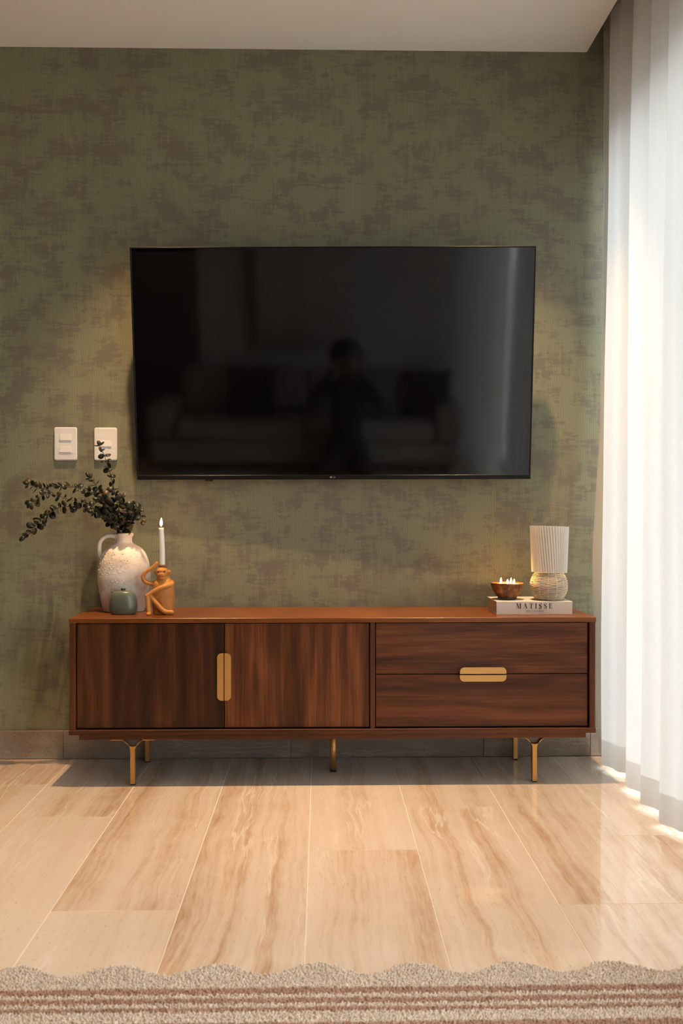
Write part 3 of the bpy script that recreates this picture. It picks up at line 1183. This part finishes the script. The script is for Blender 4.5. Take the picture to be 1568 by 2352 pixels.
mb = MB()
body = [(.0, 0), (.034, 0), (.0365, .004), (.0385, .030), (.0395, .060), (.0385, .090), (.0355, .108), (.029, .119), (.0235, .126), (.021, .134), (0, .136)]
mb.lathe([(max(0, p.x), max(0, p.z)) for p in catmull([(r, 0, z) for r, z in body], 3)], 40, sy=.86, cap=False)
mb.ball((-.0035, -.006, .1455), .0235, 24, 16, (.98, .92, .98))      # head
mb.ball((-.003, -.0225, .1395), .0135, 18, 12, (1.12, .8, .85))      # muzzle
mb.ball((-.003, -.0235, .1285), .009, 14, 10, (1.3, .8, .6))         # chin
mb.ball((-.003, -.024, .153), .010, 14, 10, (1.5, .6, .7))           # brow
for s, cx in ((-1, 1066), (1, 1286)):
    e = mp(cx, 1080, -.002)
    mb.ball(e, .0078, 14, 10, (.75, .5, 1.05))
mb.ball((.026, .002, .108), .013, 14, 10)
mb.ball((-.028, .0, .106), .013, 14, 10)


def limb(pts, r):
    P = catmull([mp(*p) for p in pts], 6)
    n = len(P)
    rr = [r[0]+(r[-1]-r[0])*i/(n-1) for i in range(n)]
    mb.tube(P, rr, 14)
    mb.ball(P[0], rr[0]*1.02, 12, 8)
    mb.ball(P[-1], rr[-1]*1.05, 12, 8)


limb([(1045, 1255, -.004), (980, 1245, -.010), (918, 1215, -.013), (893, 1150, -.014), (930, 1085, -.014), (1010, 1030, -.013), (1065, 985, -.012), (1098, 945, -.010)], (.0085, .0058))
limb([(1318, 1265, -.010), (1260, 1285, -.028), (1170, 1310, -.0375), (1060, 1365, -.043), (975, 1425, -.046)], (.0095, .0065))
limb([(985, 1442, -.044), (990, 1520, -.046), (1000, 1620, -.048), (1008, 1695, -.049)], (.0090, .0085))
limb([(1030, 1440, -.040), (1110, 1535, -.043), (1200, 1635, -.043), (1270, 1672, -.042), (1325, 1674, -.042)], (.0090, .0085))
mb.ball(mp(1008, 1694, -.056), .0085, 12, 8, (.95, 1.3, .75))
mb.ball(mp(1340, 1676, -.043), .0085, 12, 8, (1.1, 1, .95))
mb.tube([mp(1178, 1030, -.004), mp(1178, 985, -.003)], .0125, 20)
for v in range(len(mb.v)):
    p = mb.v[v]
    if p[2] < 0:
        mb.v[v] = (p[0], p[1], 0.0)
tmp = bpy.data.objects.new('tmp', mb.mesh('tmp'))
COL.objects.link(tmp)
md = tmp.modifiers.new('r', 'REMESH')
md.mode = 'VOXEL'
md.voxel_size = .00115
md.use_smooth_shade = True
sm = tmp.modifiers.new('s', 'SMOOTH')
sm.factor = .5
sm.iterations = 4
dg = bpy.context.evaluated_depsgraph_get()
me = bpy.data.meshes.new_from_object(tmp.evaluated_get(dg))
bpy.data.objects.remove(tmp)
me.name = 'monkey_body'
for pl in me.polygons:
    pl.use_smooth = True
put('body', me, M['terracotta'], mk)
cupb = mp(1178, 1010, -.004)
MB().lathe([(.0120, -.004), (.0136, .0), (.0140, .006), (.0136, .010), (.0108, .010), (.0104, .003), (0, .003)], 28, cupb, cap=False).build('candle_cup', M['terracotta_cup'], mk)
for cx, cy in ((1135, 1068), (1226, 1064)):
    e = mp(cx, cy, -.0262)
    o = MB().ball(e, .0036, 14, 10, (1, .6, 1)).build('eye_rim', M['terracotta_cup'], mk)
    MB().ball((e[0], e[1]-.0013, e[2]), .0026, 14, 10, (1, .6, 1)).build('pupil', M['monkey_eye'], o)
for i in range(4):
    a = mp((1165, 1195, 1172, 1190)[i], (1108, 1106, 1122, 1121)[i], -.0338)
    MB().ball(a, .0012 if i < 2 else .0009, 10, 8, (1, .5, 1)).build('nostril', M['terracotta_cup'], mk)

# ---- taper candle
cb = Vector((MKX, MKY, ZT))+Vector(cupb)+Vector((0, 0, .0032))
ct = on_y(370, 1212, MKY-.002)
cd_ = thing('taper_candle', 'lit white taper candle standing on the monkey figure', 'candle', cb)
v = ct-cb
path = catmull([(0, 0, 0), v*.35+Vector((.0014, 0, 0)), v*.7+Vector((.0012, 0, 0)), v], 5)
MB().tube(path, [.0100-.0012*i/(len(path)-1) for i in range(len(path))], 20).build('wax_body', M['wax'], cd_)


def flame(par, base, h, r, lean=0):
    wk = MB().tube([base, base+Vector((0, 0, .004)), base+Vector((.0008, 0, .0075))], [.0008, .0007, .0005], 6).build('wick', M['wick'], par)
    P = [(0, 0), (.55, .10), (.92, .26), (1, .38), (.82, .56), (.5, .76), (.2, .92), (0, 1)]
    fm = MB()
    c = base+Vector((0, 0, .0055))
    fm.lathe([(max(0, q.x)*r, q.z*h) for q in catmull([(a, 0, b) for a, b in P], 3)], 14, c, cap=False,
             fn=lambda p: p+Vector((lean*((p.z-c.z)/h)**2*.003, 0, 0)))
    fm.build('flame', M['flame'], par)


flame(cd_, v-Vector((0, 0, .001)), .030, .0047, .3)

# ================================================================== BOOK
BT = .0465
bk = thing('art_book', 'thick cream hardback book lying flat with black title on spine', 'book', (.751, -.2135, ZT))
bw, bd = .134, .0945
MB().box((-bw, -bd, 0), (bw, bd, .003), .0006).build('cover_board', M['cover'], bk)
MB().box((-bw, -bd, BT-.003), (bw, bd, BT), .0006).build('cover_board', M['cover'], bk)
sp = MB().box((-bw, -bd-.0012, .0001), (bw, -bd+.0022, BT-.0001), .0008).build('spine', M['cover'], bk)
MB().box((-bw+.004, -bd+.002, .003), (bw-.004, bd-.004, BT-.003)).build('page_block', M['paper'], bk)

THICK, THIN = .17, .035


def rect(x0, z0, x1, z1):
    return [(x0, z0), (x1, z0), (x1, z1), (x0, z1)]


def para(x0, x1, wd0, z0, z1):
    return [(x0, z0), (x0+wd0, z0), (x1+wd0, z1), (x1, z1)]


def curve_poly(pts, wfun, n=10):
    C = catmull([(x, 0, z) for x, z in pts], n)
    m_ = len(C)
    quads = []
    Ls, Rs = [], []
    for i in range(m_):
        d = (C[min(i+1, m_-1)]-C[max(i-1, 0)]).normalized()
        q = Vector((-d.z, 0, d.x))*wfun(i/(m_-1))/2
        Ls.append((C[i].x+q.x, C[i].z+q.z))
        Rs.append((C[i].x-q.x, C[i].z-q.z))
    for i in range(m_-1):
        quads.append([Rs[i], Rs[i+1], Ls[i+1], Ls[i]])
    return quads


def glyph(c):
    h = THIN
    se = lambda x, z, wd=.16: rect(x-wd, z, x+wd, z+h)       # hairline serif
    if c == 'M':
        return .98, [rect(.14, 0, .14+h, 1), rect(.74, 0, .74+THICK, 1), para(.46, .14, THICK*.95, .0, 1.0)[:], para(.52, .78, h, 0, 1), se(.155, 0, .13), se(.825, 0, .16), rect(.02, 1-h, .2, 1), rect(.78, 1-h, .98, 1)]
    if c == 'A':
        return .86, [para(.10, .40, h, 0, 1), para(.63, .34, THICK, 0, 1), rect(.2, .3, .6, .3+h), se(.11, 0, .11), se(.71, 0, .15)]
    if c == 'T':
        return .74, [rect(.285, 0, .285+THICK, 1), rect(.02, 1-h, .72, 1), se(.37, 0, .16), [(.02, .74), (.02+h, .74), (.10, 1), (.02, 1)], [(.72-h, .74), (.72, .74), (.72, 1), (.64, 1)]]
    if c == 'I':
        return .36, [rect(.095, 0, .095+THICK, 1), se(.18, 0, .16), rect(.02, 1-h, .34, 1)]
    if c == 'E':
        return .72, [rect(.11, 0, .11+THICK, 1), rect(.02, 0, .66, h), rect(.02, 1-h, .62, 1), rect(.2, .5, .5, .5+h), [(.66, 0), (.66, .28), (.66-h, .28), (.56, 0)], [(.62, 1), (.52, 1), (.62-h, .74), (.62, .74)], rect(.5-h, .38, .5, .66)]
    if c == 'S':
        w_ = lambda t: .03+.15*exp(-((t-.5)/.19)**2)
        return .60, curve_poly([(.49, .76), (.44, .92), (.29, .985), (.12, .90), (.08, .76), (.16, .62), (.32, .50), (.46, .37), (.51, .22), (.42, .06), (.25, .015), (.10, .09), (.06, .26)], w_)+[rect(.49, .74, .49+h, .98), rect(.05, .02, .05+h, .27)]
    if c == 'H':
        return .86, [rect(.10, 0, .10+THICK, 1), rect(.60, 0, .60+THICK, 1), rect(.2, .5, .65, .5+h), se(.185, 0, .16), se(.685, 0, .16), rect(.02, 1-h, .35, 1), rect(.52, 1-h, .85, 1)]
    if c in 'CO':
        n = 40
        a0, a1 = (50, 310) if c == 'C' else (0, 360)
        P = [(.40+.32*cos(radians(a0+(a1-a0)*i/n)), .5+.485*sin(radians(a0+(a1-a0)*i/n))) for i in range(n+1)]
        th = lambda t: THIN+(THICK-THIN)*abs(cos(radians(a0+(a1-a0)*t)))**2*(1 if (c == 'O' or cos(radians(a0+(a1-a0)*t)) < 0) else .1)
        q = curve_poly(P, th, 1)
        return .82, q+([rect(.66, .70, .66+h, .95)] if c == 'C' else [])
    if c == 'U':
        return .80, [rect(.10, .25, .10+THICK, 1), rect(.62, .25, .62+h, 1), rect(.02, 1-h, .34, 1), rect(.52, 1-h, .76, 1)]+curve_poly([(.185, .27), (.22, .08), (.38, .02), (.55, .08), (.637, .27)], lambda t: THICK*(1-t)**2+THIN+.02*sin(pi*t), 8)
    if c == '-':
        return .36, [rect(.05, .40, .31, .40+h*2)]
    return .5, []


def lettering(word, size, width, cx, z0, name, mat, par, y):
    gl = [glyph(c) for c in word]
    adv = sum(g[0] for g in gl)*size
    gap = (width-adv)/(len(word)-1)
    x = cx-width/2
    mb = MB()
    for (a, polys) in gl:
        for k, P in enumerate(polys):
            mb.prism([(x+px*size, z0+pz*size) for px, pz in P], y-.00002*k, y+.0004)
        x += a*size+gap
    return mb.build(name, mat, par)


lettering('MATISSE', .0185, .1290, -.0005, .0215, 'title_lettering', M['ink'], sp, -bd-.0017)
lettering('THE CUT-OUTS', .0066, .0620, .0010, .0090, 'subtitle_lettering', M['ink_soft'], sp, -bd-.0016)

# ================================================================== CANDLE BOWL
BZ0 = ZT+BT
bc = thing('candle_bowl', 'brown coconut shell bowl candle with several burning wicks', 'candle', (.671, -.225, BZ0))


def wob(p):
    d = 1+.022*noise.noise(Vector((p.x*18, p.y*18, p.z*14)))
    z = p.z+(.0022*noise.noise(Vector((p.x*16, p.y*16, 4))) if p.z > .04 else 0)
    return Vector((p.x*d, p.y*d, z))


BPf = [(.0, .0), (.026, .0), (.031, .003), (.034, .008), (.0430, .018), (.0515, .031), (.0570, .046), (.0592, .056), (.0585, .0592), (.0560, .059), (.0545, .055), (.0520, .046), (.0, .044)]
MB().lathe([(max(0, p.x), max(0, p.z)) for p in catmull([(r, 0, z) for r, z in BPf], 3)], 48, cap=False, fn=wob).build('shell', M['shell'], bc)
MB().lathe([(.0, .0515), (.030, .0513), (.050, .0520), (.0545, .0535)], 40, cap=False).build('wax_fill', M['wax'], bc)
MB().lathe([(.0, .0002), (.030, .0002), (.0335, .0025), (.0345, .007), (.0330, .0085), (.0300, .004)], 36, cap=False).build('foot_ring', M['celadon_dark'], bc)
for (px, dy, h) in ((1150, .006, .0215), (1165, -.008, .017), (1173, .004, .021), (1180, -.012, .0175)):
    x = on_y(px, 1340, -.225+dy).x-.671
    flame(bc, Vector((x, dy, .0505)), h, .0033, .2)

# ================================================================== RATTAN LAMP
lp = thing('rattan_table_lamp', 'small table lamp with round woven rattan base and white pleated shade', 'lamp', (.8165, -.245, BZ0))
RB, HB = .0655, .108


def rr(z):
    k = (z/HB-.47)/.60
    return RB*max(.1, (1-abs(k)**2.3))**.5


mb = MB()
rows = 24
for i in range(rows):
    z = .003+(HB-.004)*i/(rows-1)
    n = 96
    R = rr(z)
    pts = []
    for j in range(n):
        a = 2*pi*j/n
        wv = .0005*cos(12*a+pi*(i % 2))
        dz = .0009*noise.noise(Vector((cos(a)*3, sin(a)*3, i*.7)))
        pts.append(Vector(((R+wv)*cos(a), (R+wv)*sin(a), z+dz)))
    vs, fs = [], []
    m_ = 6
    for j in range(n):
        a = 2*pi*j/n
        for q in range(m_):
            b = 2*pi*q/m_
            rad = .00162
            vs.append(pts[j]+Vector((cos(a)*cos(b), sin(a)*cos(b), sin(b)))*rad)
    for j in range(n):
        for q in range(m_):
            fs.append((j*m_+q, ((j+1) % n)*m_+q, ((j+1) % n)*m_+(q+1) % m_, j*m_+(q+1) % m_))
    mb.add(vs, fs, True)
for j in range(12):
    a = 2*pi*(j+.5)/12
    pts = [Vector(((rr(z)-.0040)*cos(a), (rr(z)-.0040)*sin(a), z)) for z in [.002+(HB-.002)*k/12 for k in range(13)]]
    mb.tube(pts, .0012, 6)
wb_ = mb.build('woven_base', M['rattan'], lp, False)
wb_['kind'] = 'stuff'
MB().lathe([(0, .001)]+[(rr(HB*k/14)-.009, max(.001, HB*k/14)) for k in range(0, 15)]+[(0, HB)], 36, cap=False).build('gap_shade_core', M['gap_shade'], lp)  # added inside the hollow base so the weave's gaps look shaded
MB().tube([(0, 0, HB-.01), (0, 0, HB+.06)], .006, 12).build('socket', M['plate'], lp)
sh = MB()
NP, n2 = 46, 92*2
z0, z1 = .099, .263
NZ = 14
vs, fs = [], []
for lay in (0, 1):
    for i in range(NZ+1):
        tt = i/NZ
        z = z0+(z1-z0)*tt
        R = .0628+(.0692-.0628)*tt
        for j in range(n2):
            a = 2*pi*j/n2
            tw = .22*tt*(1+cos(a-pi*1.25))*.5            # pleats slant on one side
            ph = (j/n2*NP) % 1
            tri = abs(ph*2-1)
            r = R-.0042*tri-(.0006 if lay else 0)
            tilt = .020*(-r*cos(a))
            x, y = r*cos(a-tw), r*sin(a-tw)
            vs.append((x+.0015, y, z-.024*x))
W_ = n2
for lay in (0, 1):
    o_ = lay*(NZ+1)*W_
    for i in range(NZ):
        for j in range(W_):
            q = (o_+i*W_+j, o_+i*W_+(j+1) % W_, o_+(i+1)*W_+(j+1) % W_, o_+(i+1)*W_+j)
            fs.append(q if lay == 0 else q[::-1])
sh.add(vs, fs, False)
sd = sh.build('pleated_shade', M['shade'], lp, False)
sp_ = MB()
for a in (0, 2*pi/3, 4*pi/3):
    sp_.tube([(0, 0, z0+.07), (.064*cos(a), .064*sin(a), z0+.075)], .0012, 6)
sp_.tube([(0, 0, HB+.04), (0, 0, z0+.075)], .003, 8)
sp_.build('shade_carrier', M['brass'], lp)

# ================================================================== RUG
RX0, RX1, RY0, RY1, RH = -1.62, .93, -1.800, -4.0, .014
rug = thing('striped_rug', 'beige wool rug with scalloped edge and brown stripes on the stone floor', 'rug', ((RX0+RX1)/2, -2.6, 0))
org = Vector(((RX0+RX1)/2, -2.6, 0))


def edge_y(x):
    """the scalloped far edge"""
    return -1.768+.024*cos(2*pi*(x+.008)/.2025)+.004*noise.noise(Vector((x*3, 1, 1)))


nx = 320
xs_ = [RX0+(RX1-RX0)*i/nx for i in range(nx+1)]
rows_ = []
vs = []
for lvl in (0, .004, .0085):
    for x in xs_:
        vs.append(Vector((x, edge_y(x)-(.002 if lvl > .005 else 0), lvl))-org)
for x in xs_:
    vs.append(Vector((x, RY1, .0085))-org)
for x in xs_:
    vs.append(Vector((x, RY1, 0))-org)
W_ = nx+1
fs = [(r*W_+i, r*W_+i+1, (r+1)*W_+i+1, (r+1)*W_+i) for r in range(4) for i in range(nx)]
for a, b in ((0, 1),):
    pass
MB().add(vs, fs, False).build('backing', M['rug'], rug)
pile = MB()
r3 = random.Random(11)
sx, sy = .0052, .0058
y = -1.735
row = 0
V, Fc = [], []
while y > -2.28:
    x = RX0+.002+(row % 2)*sx/2
    while x < RX1:
        px, py = x+r3.uniform(-.0012, .0012), y+r3.uniform(-.0012, .0012)
        if py < edge_y(px)+.002:
            h = RH+r3.uniform(-.002, .002)
            rad = .0031*r3.uniform(.85, 1.15)
            lx, ly = r3.gauss(0, .0018)+.0012, r3.gauss(0, .0022)-.0005
            b = len(V)
            c = Vector((px, py, .007))-org
            for k in range(4):
                a = pi/2*k+r3.uniform(0, .5)
                V.append((c.x+rad*cos(a), c.y+rad*sin(a), c.z))
            for k in range(4):
                a = pi/2*k+.4
                V.append((c.x+lx*.6+rad*.85*cos(a), c.y+ly*.6+rad*.85*sin(a), c.z+(h-.007)*.75))
            V.append((c.x+lx, c.y+ly, c.z+h-.007))
            for k in range(4):
                j = (k+1) % 4
                Fc.append((b+k, b+j, b+4+j, b+4+k))
                Fc.append((b+4+k, b+4+j, b+8))
        x += sx
    y -= sy
    row += 1
pile.add(V, Fc, True)
o = pile.build('wool_pile', M['rug'], rug, False)
o['kind'] = 'stuff'
# nearer the room the pile is a plain thick layer
MB().box((RX0-org.x, RY1-org.y, .0086), (RX1-org.x, -2.275-org.y, .0125), .001).build('pile_field', M['rug'], rug)

# ================================================================== THE ROOM BEHIND THE CAMERA (seen in the screen)
sf = thing('sofa', 'beige linen sofa mirrored dimly in the television screen', 'sofa', (-.35, -4.55, 0))
MB().box((-1.25, -.36, .08), (1.25, .28, .26), .02).build('base', M['sofa'], sf)
for k in range(2):
    MB().box((-1.05+k*1.055, -.20, .262), (-.01+k*1.055+.005, .30, .42), .04).build('seat_cushion', M['sofa'], sf)
    MB().box((-1.05+k*1.055, -.36, .425), (-.01+k*1.055+.005, -.18, .80), .05).build('back_cushion', M['sofa'], sf)
for s in (-1, 1):
    MB().box((min(s*1.06, s*1.27), -.36, .262), (max(s*1.06, s*1.27), .27, .55), .04).build('armrest', M['sofa'], sf)
for (x, y) in ((-1.15, -.3), (1.15, -.3), (-1.15, .2), (1.15, .2)):
    MB().tube([(x, y, 0), (x, y, .085)], [.018, .024], 10).build('leg', M['carcass'], sf)


def pillow(label, x, y, z, s, mat, rz, tilt):
    n = 14
    vs, fs = [], []
    for side in (1, -1):
        for i in range(n+1):
            for j in range(n+1):
                u, v_ = i/n*2-1, j/n*2-1
                pin = 1-.10*(1-abs(u)**2)*abs(v_)**4-.0
                pin2 = 1-.10*(1-abs(v_)**2)*abs(u)**4
                th = .30*(1-u**4)*(1-v_**4)
                vs.append((u*s/2*pin2, side*th*s/2*.9, v_*s/2*pin+s/2))
    W_ = n+1
    for sd_ in (0, 1):
        b = sd_*W_*W_
        for i in range(n):
            for j in range(n):
                fs.append((b+i*W_+j, b+i*W_+j+1, b+(i+1)*W_+j+1, b+(i+1)*W_+j))
    o = MB().add(vs, fs, True).build('throw_pillow', mat)
    o.location = (x, y, z)
    o.rotation_euler = (tilt, 0, rz)
    tag(o, label, 'pillow', 'pillows on the sofa')


pillow('charcoal throw pillow with pointed corners mirrored in the screen', .64, -4.50, .425, .40, M['pillow_dark'], .08, .3)
pillow('grey throw pillow mirrored left of the charcoal one', .22, -4.53, .425, .40, M['pillow_grey'], -.1, .3)
pillow('dark throw pillow mirrored at the far left of the sofa', -.80, -4.52, .425, .42, M['pillow_dark'], .1, .3)
struct(MB().box((-2.55, ROOM_F, .0), (-1.27, ROOM_F+.03, 2.35), .004).build('dark_reflection_panel', M['pillow_dark']))  # plain dark panel, added to darken the left of the screen's reflection
hg = MB()
hx0, hx1 = -.80, .06
n = 24
vs, fs = [], []
for i in range(n+1):
    u = i/n
    x = hx0+(hx1-hx0)*u
    d = .018*abs(sin(u*pi*3))
    for (yy, z) in ((ROOM_F+.095+d, .95+.01*sin(u*9)), (ROOM_F+.095+d, 2.15), (ROOM_F+.075, 2.15), (ROOM_F+.075, .95+.01*sin(u*9))):
        vs.append((x, yy, z))
for i in range(n):
    for q in range(4):
        fs.append((i*4+q, i*4+(q+1) % 4, (i+1)*4+(q+1) % 4, (i+1)*4+q))
fs += [(0, 1, 2, 3), (n*4+3, n*4+2, n*4+1, n*4)]
wh = thing('wall_hanging', 'large beige canvas hanging mirrored in the television screen', 'wall hanging')
MB().add(vs, fs, True).build('canvas', M['canvas'], wh)
MB().tube([(hx0-.05, ROOM_F+.09, 2.165), (hx1+.05, ROOM_F+.09, 2.165)], .014, 10).build('hanging_rod', M['carcass'], wh)

# the photographer, kneeling on the rug with the camera at the eye
pe = thing('person', 'kneeling person in dark clothes taking a photo, mirrored in the screen', 'person', (0, -4.10, .0135))


def skin_mesh(name, nodes, edges, mat, parent, sub=2, root=0):
    me = bpy.data.meshes.new(name)
    me.from_pydata([p for p, r in nodes], edges, [])
    o = bpy.data.objects.new(name, me)
    COL.objects.link(o)
    s_ = o.modifiers.new('skin', 'SKIN')
    s_.use_smooth_shade = True
    for i, (p, r) in enumerate(nodes):
        sv = me.skin_vertices[0].data[i]
        sv.radius = (r, r) if not isinstance(r, tuple) else r
        sv.use_root = (i == root)
    u = o.modifiers.new('sub', 'SUBSURF')
    u.levels = u.render_levels = sub
    dg = bpy.context.evaluated_depsgraph_get()
    me2 = bpy.data.meshes.new_from_object(o.evaluated_get(dg))
    bpy.data.objects.remove(o)
    for pl in me2.polygons:
        pl.use_smooth = True
    return put(name, me2, mat, parent)


N = [((0, .0, .20), .14), ((0, .02, .34), .13), ((0, .05, .50), .135), ((0, .08, .68), .12), ((0, .105, .80), .055), ((0, .125, .87), .055),
     ((-.10, .03, .17), .10), ((-.15, .36, .12), .075), ((-.14, .10, .06), .055), ((-.13, -.16, .045), .04),
     ((.10, .03, .17), .10), ((.15, .36, .12), .075), ((.14, .10, .06), .055), ((.13, -.16, .045), .04),
     ((-.16, .085, .735), .065), ((-.27, .16, .60), .048), ((-.20, .235, .76), .038), ((-.085, .262, .905), .028),
     ((.16, .085, .735), .065), ((.27, .16, .60), .048), ((.20, .235, .76), .038), ((.085, .262, .905), .028)]
E_ = [(0, 1), (1, 2), (2, 3), (3, 4), (4, 5), (0, 6), (6, 7), (7, 8), (8, 9), (0, 10), (10, 11), (11, 12), (12, 13), (3, 14), (14, 15), (15, 16), (16, 17), (3, 18), (18, 19), (19, 20), (20, 21)]
skin_mesh('clothed_body', N, E_, M['cloth_dark'], pe)
hd = MB()
hd.ball((0, .145, .955), .085, 24, 16, (.88, 1.08, 1.25))
hd.ball((0, .232, .945), .016, 10, 8, (.8, 1.1, 1.2))
for s in (-1, 1):
    hd.ball((s*.076, .14, .95), .02, 10, 8, (.5, .9, 1.4))
    hd.ball((s*.032, .222, .968), .012, 10, 8)
hd.ball((0, .215, .905), .022, 10, 8, (1.2, .7, .5))
hh = hd.build('head', M['skin'], pe, False)
MB().ball((0, .105, .985), .125, 24, 16, (1.05, .95, 1.0)).build('hair', M['hair'], hh, False)
for s in (-1, 1):
    nodes = [((s*.085, .262, .905), .030), ((s*.072, .275, .945), .030)]
    edges = [(0, 1)]
    for q in range(4):
        b = len(nodes)
        nodes += [((s*(.070-.004*q), .285, .930+.017*q), .010), ((s*(.055), .300, .932+.016*q), .009), ((s*.040, .295, .934+.015*q), .008)]
        edges += [(1, b), (b, b+1), (b+1, b+2)]
    b = len(nodes)
    nodes += [((s*.065, .262, .925), .011), ((s*.045, .268, .915), .009)]
    edges += [(0, b), (b, b+1)]
    skin_mesh('hand', nodes, edges, M['skin'], pe, 1)
pc = thing('photo_camera', 'black camera held to the eye, mirrored in the screen', 'camera', (0, -3.845, .968))
MB().box((-.066, -.025, -.045), (.066, .012, .045), .008).build('camera_body', M['black_plastic'], pc)
MB().box((-.02, -.022, .044), (.02, .012, .064), .006).build('viewfinder_hump', M['black_plastic'], pc)
MB().lathe([(.0, .0), (.036, .0), (.036, .02), (.034, .03), (.0, .03)], 28, cap=False,
           fn=lambda p: Vector((p.x, .011+p.z, p.y))).build('lens', M['black_plastic'], pc)

# recessed ceiling downlights
t = NT('lamp_lens')
t.set(Base_Color=(1, .8, .6), Emission_Color=(1, .68, .38), Emission_Strength=18.0)
M['lens'] = t.m
for i, (lx, ly) in enumerate(LIGHTS):
    d = thing('downlight', 'round white recessed ceiling downlight over the cabinet, %s one' % ('switch-side' if i == 0 else 'curtain-side'), 'ceiling light', (lx, ly, CEIL), 'recessed downlights over the cabinet')
    MB().lathe([(.026, -.004), (.031, -.005), (.033, -.0005), (.026, -.0005)], 32, cap=False).build('trim_ring', M['plate'], d)
    MB().lathe([(.0, -.0015), (.024, -.0015), (.026, -.0006), (.0, -.0006)], 32, cap=False).build('lens', M['lens'], d)
